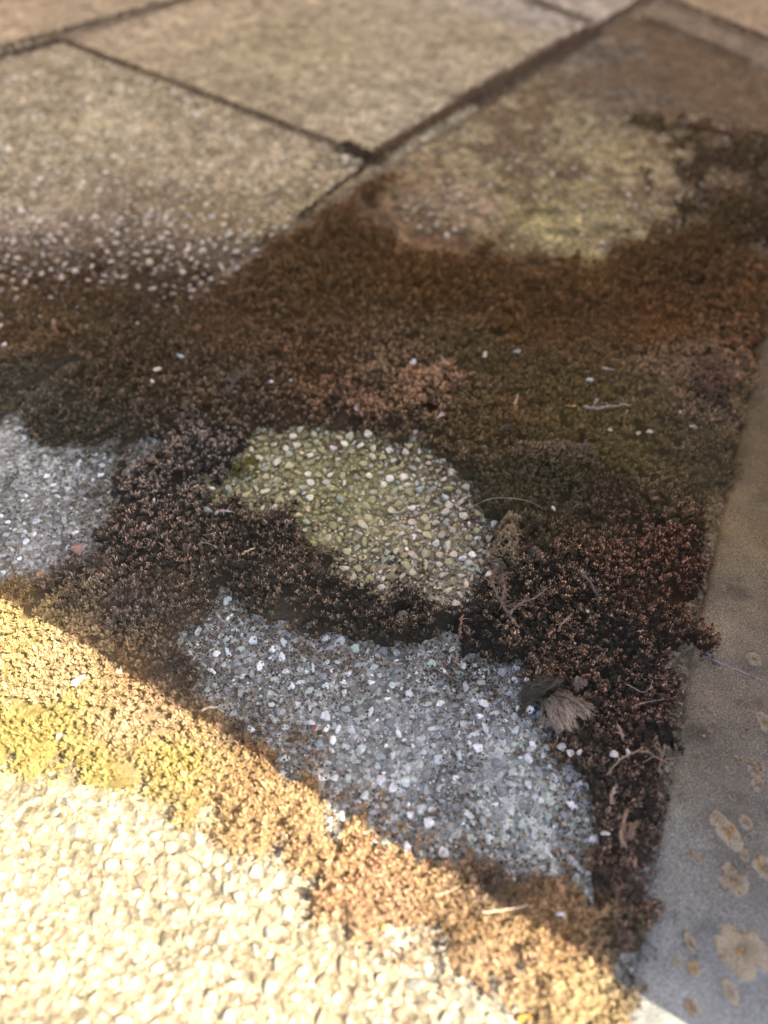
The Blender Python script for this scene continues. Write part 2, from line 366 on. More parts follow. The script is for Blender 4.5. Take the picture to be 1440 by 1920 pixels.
# unseen wall added at the right, shaped so its end throws the shade
wc = g(1000, 1720) + SUN_AZ * .135 - np.array([.518, .855]) * .0032
wd = np.array([.958, .287]); wn = SUN_AZ / (SUN_AZ @ np.array([wd[1], -wd[0]]))      # the wall's end is cut on the skew
def prism(P, z0, z1, bev=0.0):
    P = np.array(P); n = len(P); c = P.mean(0)
    rings = [(P, z0), (P, z1 - bev), (P + (c - P) / np.linalg.norm(c - P, axis=1)[:, None] * bev * 1.4, z1)] if bev else [(P, z0), (P, z1)]
    Vv = np.vstack([np.column_stack([p, np.full(n, z)]) for p, z in rings]); F = []
    for r in range(len(rings) - 1):
        i = np.arange(n); j = (i + 1) % n; F.append(np.stack([r * n + i, r * n + j, (r + 1) * n + j, (r + 1) * n + i], -1))
    return Vv, F + [np.arange(n)[::-1][None], (np.arange(n) + (len(rings) - 1) * n)[None]]
wall = link('shade_wall', None, loc=(wc[0], wc[1], 0)); tag(wall, 'added unseen buff rendered wall beside the paving, throwing the shade', 'wall')
M_WALL = mat_plain('buff_render', (.42, .30, .20), 9)
def wallpart(name, o0, o1, e0, e1_, z0, z1, bev):
    P = [wd * e0 + wn * o0, wd * e0 + wn * o1, wd * e1_ + wn * o1, wd * e1_ + wn * o0]
    Vv, F = prism(P, z0, z1, bev); return link(name, mesh_np(name, Vv, F, smooth_shade=False, mats=[M_WALL]), wall)
wallpart('wall_body', 0, .22, 0, 3.2, -.045, 1.70, 0)
wallpart('coping', 0.0, .22, 0.0, 3.23, 1.7015, 1.76, .008)

hw_y, hw0, hw1 = 2.1, -3.6, 1.5  # unseen wall added to bounce warm sunlight into the shade
bounce = link('bounce_wall', None, loc=(0, hw_y, 0)); tag(bounce, 'added unseen sunlit cream house wall with plinth beyond the far end of the paving', 'wall')
M_BOUNCE = mat_plain('cream_render', (.52, .39, .26), 7)
for nm, x0, x1, y0, y1, z0, z1 in (('wall_face', hw0, hw1, 0, .3, .352, 4.2), ('plinth', hw0 - .03, hw1 + .03, -.03, .3, -.045, .35)):
    Vv, F = prism([(x0, y0), (x1, y0), (x1, y1), (x0, y1)], z0, z1); link(nm, mesh_np(nm, Vv, F, smooth_shade=False, mats=[M_BOUNCE]), bounce)

# ------------------------------------------------------------------ stones
def icosphere(sub):
    import bmesh
    bm = bmesh.new(); bmesh.ops.create_icosphere(bm, subdivisions=sub, radius=1)
    v = np.array([p.co[:] for p in bm.verts]); f = np.array([[q.index for q in t.verts] for t in bm.faces]); bm.free(); return v, f
ICO1, ICO2 = icosphere(1), icosphere(2)
def stone_shape(ico, seed, cuts=7, rnd=.5):
    """angular chipping: a ball planed off by random flats"""
    r = np.random.default_rng(seed); v = ico[0].copy()
    for _ in range(cuts):
        n = r.normal(size=3); n[2] *= .8; n /= np.linalg.norm(n); d = r.uniform(.36, .8)
        k = v @ n; over = np.maximum(k - d, 0); v = v - np.outer(over * .92, n)
    v += r.normal(size=v.shape) * .02
    return v * np.array([1.12, r.uniform(.55, .95), r.uniform(.45, .7)])
SH2 = [stone_shape(ICO2, 100 + i, 13) for i in range(14)]
SH1 = [stone_shape(ICO1, 200 + i, 5) for i in range(14)]

def scatter(poly, rmin, rmax, n_try, keep=None, fill=.95, bias=1.8, rngs=1):
    """dart throwing, large stones first"""
    r = np.random.default_rng(rngs); lo, hi = poly.min(0), poly.max(0)
    rad = rmin + (rmax - rmin) * r.random(n_try) ** bias; rad.sort(); rad = rad[::-1]
    x = r.uniform(lo[0], hi[0], n_try); y = r.uniform(lo[1], hi[1], n_try)
    ok = poly_sd(x, y, poly) > 0
    if keep is not None: ok &= keep(x, y, r)
    x, y, rad = x[ok], y[ok], rad[ok]
    cell = rmax * 2; grid = {}; out = []
    for i in range(len(x)):
        cx, cy = int(x[i] // cell), int(y[i] // cell); good = True
        for a in (-1, 0, 1):
            for b in (-1, 0, 1):
                for j in grid.get((cx + a, cy + b), ()):
                    if (x[i] - x[j]) ** 2 + (y[i] - y[j]) ** 2 < ((rad[i] + rad[j]) * fill) ** 2: good = False; break
                if not good: break
            if not good: break
        if good: grid.setdefault((cx, cy), []).append(i); out.append(i)
    out = np.array(out, int); return x[out], y[out], rad[out]

PAL = {'green': [(0.480, 0.444, 0.240), (0.384, 0.372, 0.192), (0.576, 0.540, 0.360), (0.324, 0.324, 0.168), (0.720, 0.684, 0.528), (0.504, 0.456, 0.288), (0.360, 0.396, 0.300), (0.264, 0.252, 0.132)],
       'pale': [(0.614, 0.555, 0.448), (0.732, 0.684, 0.602), (0.496, 0.448, 0.342), (0.425, 0.425, 0.366), (0.800, 0.767, 0.708), (0.425, 0.496, 0.460), (0.566, 0.484, 0.389), (0.319, 0.295, 0.236)],
       'grey': [(0.408, 0.459, 0.489), (0.521, 0.565, 0.614), (0.295, 0.341, 0.351), (0.702, 0.742, 0.800), (0.340, 0.412, 0.389), (0.227, 0.247, 0.276), (0.249, 0.294, 0.314), (0.170, 0.188, 0.207), (0.453, 0.530, 0.552)],
       'sunny': [(0.270, 0.254, 0.205), (0.311, 0.303, 0.254), (0.237, 0.217, 0.164), (0.278, 0.266, 0.213), (0.360, 0.352, 0.319), (0.221, 0.217, 0.164), (0.262, 0.233, 0.193), (0.295, 0.270, 0.205), (.17, .15, .11), (.20, .20, .18), (.21, .16, .12)],  # sunlit gravel: same stones, colours toned down to offset direct sun
       'chip': [(.50, .41, .32), (.36, .28, .21), (.58, .49, .41), (.28, .21, .15), (.46, .40, .34)],
       'tan': [(.42, .36, .23), (.56, .49, .35), (.30, .24, .14), (.45, .37, .24), (.68, .61, .48), (.20, .155, .09)],
       'far': [(.30, .25, .13), (.36, .30, .17), (.24, .18, .09), (.40, .34, .22), (.50, .44, .34)]}
stones = []     # x, y, r, z sink, palette, colour index, shape, yaw, tilt x2
def add_stones(xs, ys, rs, pal, sink=.35, palf=None, rng=None):
    for i in range(len(xs)):
        p = palf(xs[i], ys[i]) if palf else pal
        stones.append((xs[i], ys[i], rs[i], random.uniform(sink - .15, sink + .2), p, random.randrange(len(PAL[p])), random.randrange(14),
                       random.uniform(0, 6.283), random.gauss(0, .25), random.gauss(0, .25)))
def grow(P, k): c = P.mean(0); return c + (P - c) * k
def not_moss(margin):
    return lambda x, y, r: moss_sd(x, y, False) < margin + r.normal(size=x.shape) * .001
gpx = g(800, 1000)
def pal_green(x, y):
    t = (x - g(560, 900)[0]) / (g(860, 1060)[0] - g(560, 900)[0]) + random.gauss(0, .3)
    return 'pale' if t > .75 else 'green'
add_stones(*scatter(grow(BARE['green'], 1.35), .0005, .0025, 34000, not_moss(.0012), rngs=2, bias=3.6, fill=.86), 'green', palf=pal_green)
def grey_keep(x, y, r):
    dens = .35 + .65 * smooth((x - g(430, 1240)[0]) / .05) + .2 * fbm(x, y, .015, 2, 91)
    return (moss_sd(x, y, False) < .0015) & (r.random(x.shape) < dens)
add_stones(*scatter(grow(BARE['grey'], 1.25), .0004, .0024, 37000, grey_keep, rngs=3, fill=.88, bias=3.8), 'grey', .58)
add_stones(*scatter(grow(BARE['left'], 1.2), .0004, .0022, 10000, not_moss(.001), rngs=4, fill=1.1, bias=4.5), 'grey', .7)
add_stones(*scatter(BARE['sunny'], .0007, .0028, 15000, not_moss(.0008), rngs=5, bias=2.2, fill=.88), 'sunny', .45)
A_POLY = np.array([g(-120, 420), g(-120, 100), g(100, 78), g(700, 305), g(500, 455), g(400, 415), g(200, 425), g(-120, 430)])
add_stones(*scatter(A_POLY, .0010, .0028, 24000, lambda x, y, r: r.random(x.shape) < .75, rngs=6, fill=1.0, bias=1.8), 'tan', .52)
SPC = gp([(-200, 385), (200, 395), (380, 405), (480, 455), (500, 480), (520, 545), (440, 600), (250, 620), (0, 610), (-200, 610)])
add_stones(*scatter(SPC, .0008, .0027, 8000, lambda x, y, r: r.random(x.shape) < .12 + .75 * smooth((y - g(0, 600)[1]) / .05) * (.5 + fbm(x, y, .02, 3, 88)), rngs=7, fill=1.2, bias=2.4), 'chip', -.1)
U_POLY = gp([(720, 330), (900, 230), (1250, 215), (1475, 260), (1475, 470), (1000, 480), (760, 430)])
add_stones(*scatter(U_POLY, .0010, .0026, 5000, lambda x, y, r: fbm(x, y, .03, 3, 14) + .3 * r.normal(size=x.shape) > -.05, rngs=8, fill=1.1), 'far', .5)

def stone_xyz(s, sh):
    x, y, r, sink, p, ci, k, yaw, tx, ty = s
    v = sh[k] * r; c, q = math.cos(yaw), math.sin(yaw)
    v = np.column_stack([v[:, 0] * c - v[:, 1] * q, v[:, 0] * q + v[:, 1] * c, v[:, 2]])
    v[:, 2] += v[:, 0] * tx + v[:, 1] * ty
    return v + np.array([x, y, r * (.55 - sink)])
order = sorted(range(len(stones)), key=lambda i: -stones[i][2] / depth(stones[i][0], stones[i][1]))
def in_view(s):
    x, y = s[0], s[1]; d = depth(x, y); return abs(x / d) < _T * .75 * .99 and abs((y * _sp - CAM_H * _cp) / d) < _T * .99
big = [i for i in order if in_view(stones[i]) and stones[i][4] != 'tan'][:300]; bigset = set(big)
STONE_ME = {}
for i in big:                                          # the 300 that show largest, one object each
    x, y, r, sink, p, ci, k, yaw, tx, ty = stones[i]
    if (p, ci, k) not in STONE_ME:
        STONE_ME[(p, ci, k)] = mesh_np('stone', SH2[k], ICO2[1], np.tile(PAL[p][ci], (len(SH2[k]), 1)), mats=[M_STONE], smooth_shade=False)
    o = bpy.data.objects.new('stone', STONE_ME[(p, ci, k)]); COL.objects.link(o)
    o.scale = (r, r, r); o.rotation_euler = (math.atan(ty), -math.atan(tx), yaw); o.location = (x, y, r * (.55 - sink)); o.parent = pav
vs_, fs_, cs_, nv = [], [], [], 0
for i, s in enumerate(stones):
    if i in bigset: continue
    fine = s[4] in ('green', 'grey', 'sunny', 'pale') and s[2] > .0012
    ico, sh = (ICO2, SH2) if fine else (ICO1, SH1)
    v = stone_xyz(s, sh); vs_.append(v); fs_.append(ico[1] + nv); nv += len(v)
    cs_.append(np.tile(np.array(PAL[s[4]][s[5]]) * random.uniform(.8, 1.15), (len(v), 1)))
agg = link('small_aggregate', mesh_np('small_aggregate', np.vstack(vs_), np.vstack(fs_), np.vstack(cs_), mats=[M_STONE], smooth_shade=False), pav)
tag(agg, 'small pale chippings set in the slab faces', kind='stuff')

# ------------------------------------------------------------------ moss
# spot: leaf colour, tip colour, share of bright tips
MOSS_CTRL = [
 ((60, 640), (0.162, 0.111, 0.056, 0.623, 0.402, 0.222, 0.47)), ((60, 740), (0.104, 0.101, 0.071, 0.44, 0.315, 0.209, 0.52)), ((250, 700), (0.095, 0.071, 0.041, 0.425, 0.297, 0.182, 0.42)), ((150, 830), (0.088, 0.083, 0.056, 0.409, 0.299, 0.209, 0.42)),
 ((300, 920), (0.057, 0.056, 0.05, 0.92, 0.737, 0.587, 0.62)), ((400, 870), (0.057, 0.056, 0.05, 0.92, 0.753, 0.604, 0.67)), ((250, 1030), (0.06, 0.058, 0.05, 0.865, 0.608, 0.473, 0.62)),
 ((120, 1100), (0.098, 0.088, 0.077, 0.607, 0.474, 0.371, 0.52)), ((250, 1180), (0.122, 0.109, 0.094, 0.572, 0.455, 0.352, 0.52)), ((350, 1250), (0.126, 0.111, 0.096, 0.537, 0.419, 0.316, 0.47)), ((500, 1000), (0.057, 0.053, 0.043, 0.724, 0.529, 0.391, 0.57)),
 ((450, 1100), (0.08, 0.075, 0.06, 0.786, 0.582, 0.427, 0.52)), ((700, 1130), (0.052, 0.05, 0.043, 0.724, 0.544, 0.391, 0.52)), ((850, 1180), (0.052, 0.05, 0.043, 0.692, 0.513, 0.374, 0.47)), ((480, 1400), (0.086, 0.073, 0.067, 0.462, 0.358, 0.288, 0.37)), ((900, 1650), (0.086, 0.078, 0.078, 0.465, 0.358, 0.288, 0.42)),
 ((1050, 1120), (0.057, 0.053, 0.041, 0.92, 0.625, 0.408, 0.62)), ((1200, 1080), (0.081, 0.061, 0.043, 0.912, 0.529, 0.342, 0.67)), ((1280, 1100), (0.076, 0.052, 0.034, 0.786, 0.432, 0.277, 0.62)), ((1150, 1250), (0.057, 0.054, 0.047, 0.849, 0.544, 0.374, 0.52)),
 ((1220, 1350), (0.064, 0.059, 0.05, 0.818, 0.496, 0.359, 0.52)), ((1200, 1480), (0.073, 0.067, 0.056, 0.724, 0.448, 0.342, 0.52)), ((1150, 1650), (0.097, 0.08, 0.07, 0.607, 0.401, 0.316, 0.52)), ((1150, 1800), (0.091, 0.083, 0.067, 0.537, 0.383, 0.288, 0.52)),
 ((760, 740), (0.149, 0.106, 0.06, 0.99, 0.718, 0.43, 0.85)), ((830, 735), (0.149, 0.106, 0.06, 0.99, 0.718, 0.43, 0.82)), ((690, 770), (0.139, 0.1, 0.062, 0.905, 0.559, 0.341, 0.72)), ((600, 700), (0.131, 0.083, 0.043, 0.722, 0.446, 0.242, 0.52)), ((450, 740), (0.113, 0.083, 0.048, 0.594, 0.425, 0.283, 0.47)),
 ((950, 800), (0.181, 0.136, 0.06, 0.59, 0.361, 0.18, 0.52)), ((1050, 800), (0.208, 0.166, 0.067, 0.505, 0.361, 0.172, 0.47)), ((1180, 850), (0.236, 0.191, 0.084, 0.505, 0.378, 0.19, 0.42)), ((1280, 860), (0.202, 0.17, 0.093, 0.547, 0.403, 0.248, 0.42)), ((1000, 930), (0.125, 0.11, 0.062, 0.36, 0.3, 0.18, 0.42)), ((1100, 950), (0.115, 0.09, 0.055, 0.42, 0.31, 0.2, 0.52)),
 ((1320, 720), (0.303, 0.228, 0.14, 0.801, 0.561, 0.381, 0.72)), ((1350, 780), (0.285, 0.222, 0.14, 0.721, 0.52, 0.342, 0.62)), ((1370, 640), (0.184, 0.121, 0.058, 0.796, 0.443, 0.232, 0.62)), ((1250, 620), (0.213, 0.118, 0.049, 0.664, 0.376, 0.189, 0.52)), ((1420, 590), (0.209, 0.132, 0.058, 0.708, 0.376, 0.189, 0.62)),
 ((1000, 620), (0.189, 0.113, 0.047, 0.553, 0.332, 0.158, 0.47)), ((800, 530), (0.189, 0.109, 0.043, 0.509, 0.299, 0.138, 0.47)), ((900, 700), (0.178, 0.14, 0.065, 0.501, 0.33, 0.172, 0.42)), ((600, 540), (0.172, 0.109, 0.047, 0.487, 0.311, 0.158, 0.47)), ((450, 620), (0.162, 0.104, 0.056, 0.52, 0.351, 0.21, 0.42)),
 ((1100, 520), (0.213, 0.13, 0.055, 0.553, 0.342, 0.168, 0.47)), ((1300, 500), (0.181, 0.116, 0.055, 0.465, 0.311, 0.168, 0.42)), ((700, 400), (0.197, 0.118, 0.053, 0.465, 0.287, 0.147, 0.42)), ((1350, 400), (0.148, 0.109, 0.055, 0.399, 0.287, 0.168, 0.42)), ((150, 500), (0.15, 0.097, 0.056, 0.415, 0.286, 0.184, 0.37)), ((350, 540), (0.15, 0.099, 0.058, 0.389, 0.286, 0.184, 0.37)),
 ((30, 1400), (0.4, 0.335, 0.13, 0.6, 0.51, 0.22, 0.5)), ((80, 1370), (0.4, 0.335, 0.13, 0.6, 0.51, 0.22, 0.5)), ((120, 1290), (0.438, 0.356, 0.21, 0.77, 0.593, 0.411, 0.6)), ((250, 1390), (0.438, 0.344, 0.21, 0.77, 0.569, 0.411, 0.6)), ((360, 1430), (0.4, 0.335, 0.13, 0.6, 0.51, 0.22, 0.6)), ((180, 1450), (0.4, 0.335, 0.13, 0.6, 0.51, 0.22, 0.6)),  # from here on the sunlit band: sunlight painted into paler leaf colours
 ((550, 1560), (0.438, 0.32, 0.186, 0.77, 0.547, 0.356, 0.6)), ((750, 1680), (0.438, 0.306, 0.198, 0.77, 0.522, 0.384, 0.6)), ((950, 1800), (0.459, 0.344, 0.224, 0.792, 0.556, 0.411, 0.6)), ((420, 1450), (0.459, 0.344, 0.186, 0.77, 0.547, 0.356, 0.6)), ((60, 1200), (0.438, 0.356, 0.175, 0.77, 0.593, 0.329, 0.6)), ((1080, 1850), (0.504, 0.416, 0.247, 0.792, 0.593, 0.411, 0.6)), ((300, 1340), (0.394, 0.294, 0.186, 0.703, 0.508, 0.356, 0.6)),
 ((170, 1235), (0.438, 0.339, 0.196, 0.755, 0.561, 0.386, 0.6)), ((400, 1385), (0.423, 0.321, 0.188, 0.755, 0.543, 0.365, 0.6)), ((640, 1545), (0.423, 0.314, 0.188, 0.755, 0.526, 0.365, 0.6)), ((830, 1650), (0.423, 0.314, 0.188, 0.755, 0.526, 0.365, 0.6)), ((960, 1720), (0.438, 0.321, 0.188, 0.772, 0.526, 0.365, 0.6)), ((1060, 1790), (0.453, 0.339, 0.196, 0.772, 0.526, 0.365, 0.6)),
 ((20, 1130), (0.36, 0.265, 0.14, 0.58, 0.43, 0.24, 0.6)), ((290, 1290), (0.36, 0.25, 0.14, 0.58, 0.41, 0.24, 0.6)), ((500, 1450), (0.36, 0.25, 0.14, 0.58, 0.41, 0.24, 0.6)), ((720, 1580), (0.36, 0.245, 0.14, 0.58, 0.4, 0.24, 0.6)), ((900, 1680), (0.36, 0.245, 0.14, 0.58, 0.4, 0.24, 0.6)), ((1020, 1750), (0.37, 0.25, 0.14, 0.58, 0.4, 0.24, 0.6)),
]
def rosettes(x, y, z, size, body, tip, nleaf, rng, simple=False, spread=1.0):
    """curled leaf blades of many star-shaped shoots as one vertex/face block"""
    n = len(x); m = n * nleaf
    c = np.repeat(np.column_stack([x, y, z]), nleaf, 0); L = np.repeat(size, nleaf) * rng.uniform(.7, 1.15, m)
    k = np.tile(np.arange(nleaf), n); inner = (k % 5 < 2)
    ph = k * 2.39996 + np.repeat(rng.uniform(0, 6.283, n), nleaf) + rng.normal(0, .2, m)
    out = np.column_stack([np.cos(ph), np.sin(ph), np.zeros_like(ph)]); side = np.column_stack([-np.sin(ph), np.cos(ph), np.zeros_like(ph)])
    up = np.array([0, 0, 1.0]); tl = rng.normal(0, .16, (n, 2)); tilt = np.repeat(np.column_stack([tl, np.zeros(n)]), nleaf, 0)
    rj = lambda a, b: rng.uniform(a, b, m)
    r1 = np.where(inner, rj(.14, .26), rj(.30, .46)); h1 = np.where(inner, rj(.35, .5), rj(.10, .28))
    r2 = np.where(inner, rj(.20, .36), rj(.44, .64)); h2 = np.where(inner, rj(.66, .85), rj(.34, .60))
    r3 = np.where(inner, rj(-.05, .34), rj(.30, .70)); h3 = np.where(inner, rj(.78, 1.0), rj(.45, .80))
    def at_(r_, h_): return c + out * (r_ * L)[:, None] + up * (h_ * L)[:, None] + tilt * (h_ * L)[:, None]
    tw = rng.normal(0, .55, m); s1 = side * np.cos(tw)[:, None] + (up * .6 + out * .5) * np.sin(tw)[:, None]
    wd_ = (L * rj(.07, .13))[:, None]
    p1, p2 = at_(r1, h1), at_(r2, h2); tp = at_(r3, h3) + side * (L * rng.normal(0, .12, m))[:, None]
    cb = np.repeat(body, nleaf, 0) * rng.uniform(.55, 1.35, m)[:, None]; ct = np.repeat(tip, nleaf, 0) * rng.uniform(.7, 1.25, m)[:, None]
    ct = np.where(inner[:, None], ct, cb * .55 + ct * .45)
    if simple:
        Vv = np.stack([p1 - s1 * wd_ * 2, p1 + s1 * wd_ * 2, tp, c], 1).reshape(-1, 3)
        Cc = np.stack([cb, cb, ct, cb], 1).reshape(-1, 3); b = np.arange(m)[:, None] * 4
        return Vv, [np.concatenate([b + np.array([0, 1, 2]), b + np.array([3, 1, 0])])], Cc
    Vv = np.stack([c - side * wd_, c + side * wd_, p1 - s1 * wd_ * 1.25, p1 + s1 * wd_ * 1.25, p2 - s1 * wd_ * .8, p2 + s1 * wd_ * .8, tp], 1).reshape(-1, 3)
    cm_ = cb * .85 + ct * .15; ck = cb * .3 + ct * .7
    Cc = np.stack([cb, cb, cm_, cm_, ck, ck, ct], 1).reshape(-1, 3); b = np.arange(m)[:, None] * 7
    return Vv, [b + np.array([0, 1, 3, 2]), b + np.array([2, 3, 5, 4]), b + np.array([4, 5, 6])], Cc

def build_moss(name, x, y, z, size, vals, rng, near_leaf=14, base=None):
    bright = rng.random(len(x)) < vals[:, 6]
    var = rng.uniform(.75, 1.3, len(x))[:, None]
    body = vals[:, :3] * var; tip = np.where(bright[:, None], vals[:, 3:6], body * 1.25) * rng.uniform(.75, 1.2, len(x))[:, None]
    near = (y < .34)
    blocks = []
    for m, simple, nl in ((near, False, near_leaf), (~near, True, 11)):
        if m.any(): blocks.append(rosettes(x[m], y[m], z[m], size[m], body[m], tip[m], nl, rng, simple))
    if base is not None: blocks.append(base)
    Vs, T3, T4, Cs, off = [], [], [], [], 0
    for Vv, F, C in blocks:
        Vs.append(Vv); Cs.append(C)
        for f in F: (T3 if f.shape[1] == 3 else T4).append(f + off)
        off += len(Vv)
    F = [np.vstack(t) for t in (T3, T4) if t]
    return link(name, mesh_np(name, np.vstack(Vs), F, np.vstack(Cs), mats=[M_MOSS], smooth_shade=False))

rng = np.random.default_rng(5)
lo, hi = OUTER.min(0), OUTER.max(0)
def jitter_grid(lo, hi, step, rng):
    gx, gy = np.meshgrid(np.arange(lo[0], hi[0], step), np.arange(lo[1], hi[1], step * .87), indexing='ij')
    gx = gx + (np.arange(gx.shape[1]) % 2)[None] * step * .5
    return (gx + rng.uniform(-.38, .38, gx.shape) * step).ravel(), (gy + rng.uniform(-.38, .38, gx.shape) * step).ravel()
x, y = jitter_grid(lo, np.array([hi[0], .34]), .00178, rng)
x2, y2 = jitter_grid(np.array([lo[0], .34]), hi, .0023, rng)
x, y = np.concatenate([x, x2]), np.concatenate([y, y2])
d = depth(x, y); keep = (np.abs(x / d) < _T * .75 * 1.4) & ((y * _sp - CAM_H * _cp) / d > -_T * 1.15)
x, y = x[keep], y[keep]
sd = moss_sd(x, y); spz = poly_sd(x, y, SPARSE)
soft = np.maximum(smooth(1 + poly_sd(x, y, BARE['grey']) / .012), smooth(1 + poly_sd(x, y, BARE['left']) / .016))
farfade = np.where((line_dist(x, y, *JLINE) > -.004) | (x < g(740, 400)[0]), 1, .35 + .65 * smooth(sd / (.0001 + .034 * smooth((y - .36) / .05))))
keep = (sd > 0) & (fbm(x, y, .007, 3, 27) > -.47) & (rng.random(len(x)) < farfade) & (rng.random(len(x)) < np.clip(.35 + moss_sd(x, y, False) / (.003 + .010 * soft), 0, 1)) & (spz < 9)
x, y, sd = x[keep], y[keep], sd[keep]
ex, ey = jitter_grid(np.array([-.21, .02]), np.array([.12, .34]), .0013, rng); es = moss_sd(ex, ey)
ek = (es < 0) & (es > -.018) & (poly_sd(ex, ey, BARE['sunny']) < -.002) & (poly_sd(ex, ey, OUTER) > 0) & (rng.random(len(ex)) < .85 * np.exp(es / .0075) * (.4 + smooth(fbm(ex, ey, .012, 3, 37) + .4)))
x, y, sd = np.concatenate([x, ex[ek]]), np.concatenate([y, ey[ek]]), np.concatenate([sd, np.full(ek.sum(), .0004)]); spz = np.concatenate([spz[keep], np.full(ek.sum(), -1.)]); keep = slice(None)
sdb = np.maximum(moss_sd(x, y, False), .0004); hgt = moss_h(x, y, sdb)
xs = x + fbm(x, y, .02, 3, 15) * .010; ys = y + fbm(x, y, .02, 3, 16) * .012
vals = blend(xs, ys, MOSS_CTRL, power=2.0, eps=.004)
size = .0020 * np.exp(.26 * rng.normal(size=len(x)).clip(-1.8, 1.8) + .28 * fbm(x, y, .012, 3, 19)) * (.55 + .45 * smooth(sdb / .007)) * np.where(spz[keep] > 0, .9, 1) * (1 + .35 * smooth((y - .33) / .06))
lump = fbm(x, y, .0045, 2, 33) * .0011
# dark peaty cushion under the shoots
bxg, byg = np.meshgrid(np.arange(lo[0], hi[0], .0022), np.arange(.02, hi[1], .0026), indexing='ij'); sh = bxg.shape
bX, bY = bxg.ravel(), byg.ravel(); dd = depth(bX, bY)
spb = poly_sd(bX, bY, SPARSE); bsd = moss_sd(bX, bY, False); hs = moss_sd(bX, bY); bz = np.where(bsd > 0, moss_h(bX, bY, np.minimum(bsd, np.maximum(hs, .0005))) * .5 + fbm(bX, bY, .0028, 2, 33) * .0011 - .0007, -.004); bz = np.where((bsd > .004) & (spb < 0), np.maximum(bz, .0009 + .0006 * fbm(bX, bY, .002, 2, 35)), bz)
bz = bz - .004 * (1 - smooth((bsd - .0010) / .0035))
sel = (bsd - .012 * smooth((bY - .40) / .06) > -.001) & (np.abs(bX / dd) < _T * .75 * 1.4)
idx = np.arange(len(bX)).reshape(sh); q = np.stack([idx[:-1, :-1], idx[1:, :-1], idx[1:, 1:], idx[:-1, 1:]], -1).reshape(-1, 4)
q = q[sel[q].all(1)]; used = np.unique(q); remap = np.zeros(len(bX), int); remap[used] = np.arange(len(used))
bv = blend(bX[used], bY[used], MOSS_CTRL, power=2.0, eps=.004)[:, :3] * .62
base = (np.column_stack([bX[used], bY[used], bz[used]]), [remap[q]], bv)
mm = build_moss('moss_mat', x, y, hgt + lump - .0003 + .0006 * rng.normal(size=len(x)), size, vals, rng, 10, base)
tag(mm, 'thick mat of dry brown star-shaped moss covering most of the slab', 'moss', kind='stuff')
print('moss shoots', len(x))

# thin patchy moss on the far half of the slab
x, y = jitter_grid(UPPER.min(0), UPPER.max(0), .0031, rng)
sd2 = poly_sd(x, y, UPPER)
nz = fbm(x, y, .035, 4, 14) + .25 * smooth((g(0, 330)[1] - y) / .1) - .25
k = (sd2 > 0) & (moss_sd(x, y) < .001) & (nz < -9) ; k |= (sd2 > 0) & (moss_sd(x, y) < .001) & (x + .05 * fbm(x, y, .02, 4, 25) > g(1260, 350)[0]) & (nz + .3 * fbm(x, y, .006, 2, 26) < -.02)
x, y = x[k], y[k]
um = build_moss('moss_crust', x, y, np.full(len(x), .0006) + .0015 * rng.random(len(x)), np.full(len(x), .0026), blend(x, y, [((800, 350), (.15, .085, .04, .2, .12, .06, .3)), ((1350, 400), (.10, .07, .04, .16, .11, .065, .3)), ((1000, 300), (.14, .11, .055, .2, .16, .08, .3))]), rng)
tag(um, 'thin patchy rust-brown moss on the far half of the slab', 'moss', kind='stuff')

# moss growing in the joints
def joint_moss(a, b, width, n, label, col=(.11, .082, .06), tipc=(.17, .13, .09), z0=-.0022, zv=.004, side=0):
    n = int(n * .55); t = rng.random(n); wid = width * (.45 + .75 * (fbm(t * .3, t * 0, .03, 3, 44) * .5 + .5))
    o = rng.normal(0, 1, n) * wid * .5 + side * width; dv = (b - a); nn = np.array([-dv[1], dv[0]]) / np.linalg.norm(dv)
    p = a + t[:, None] * dv + o[:, None] * nn
    zz = z0 + zv * np.exp(-(o / width) ** 2) + .0015 * rng.random(n)
    v = np.tile(np.array(list(col) + list(tipc) + [.5]), (n, 1))
    ob = build_moss('joint_moss', p[:, 0], p[:, 1], np.maximum(zz, -.004), np.full(n, .0022) * rng.uniform(.7, 1.2, n), v, rng, 10)
    return tag(ob, label, 'moss', 'moss growing in the slab joints', kind='stuff')
joint_moss(g(560, 412), g(720, 290), .0016, 260, 'thin dark moss line at the near end of the long joint', z0=-.0028)
joint_moss(g(700, 302), g(900, 180), .008, 1700, 'dark moss filling the middle of the long joint', (0.265, 0.188, 0.120), side=.25)
joint_moss(g(880, 195), g(1110, 60), .013, 3200, 'wide dark moss band at the far end of the long joint', (0.247, 0.184, 0.131), side=.05)
joint_moss(g(1090, 75), g(1230, -10), .006, 700, 'dark moss where the long joint leaves the picture at top right', (0.230, 0.170, 0.125))
joint_moss(g(125, 82), g(690, 298), .0026, 1300, 'dark moss in the joint running down from upper left', (0.265, 0.198, 0.131), z0=-.0026)
joint_moss(g(640, 275), g(705, 305), .008, 300, 'dark moss clump where two joints meet', (.11, .08, .055))
joint_moss(g(-60, 124), g(130, 78), .003, 500, 'blackish moss in the lower of the two joint lines at left', (0.141, 0.119, 0.092), z0=-.003)
joint_moss(g(-60, 110), g(370, -6), .0032, 1000, 'blackish moss in the upper joint at the top left', (0.160, 0.130, 0.092), z0=-.0028)
joint_moss(g(990, 2), g(1110, 46), .006, 400, 'short dark moss line in the joint at the top', (0.281, 0.221, 0.159))
joint_moss(g(1230, -4), g(1450, 84), .004, 500, 'black moss in the joint at the top right corner', (0.141, 0.116, 0.081))
joint_moss(g(1200, 36), g(1400, 118), .0045, 350, 'faint dark moss line below the top right joint', (0.247, 0.188, 0.125))

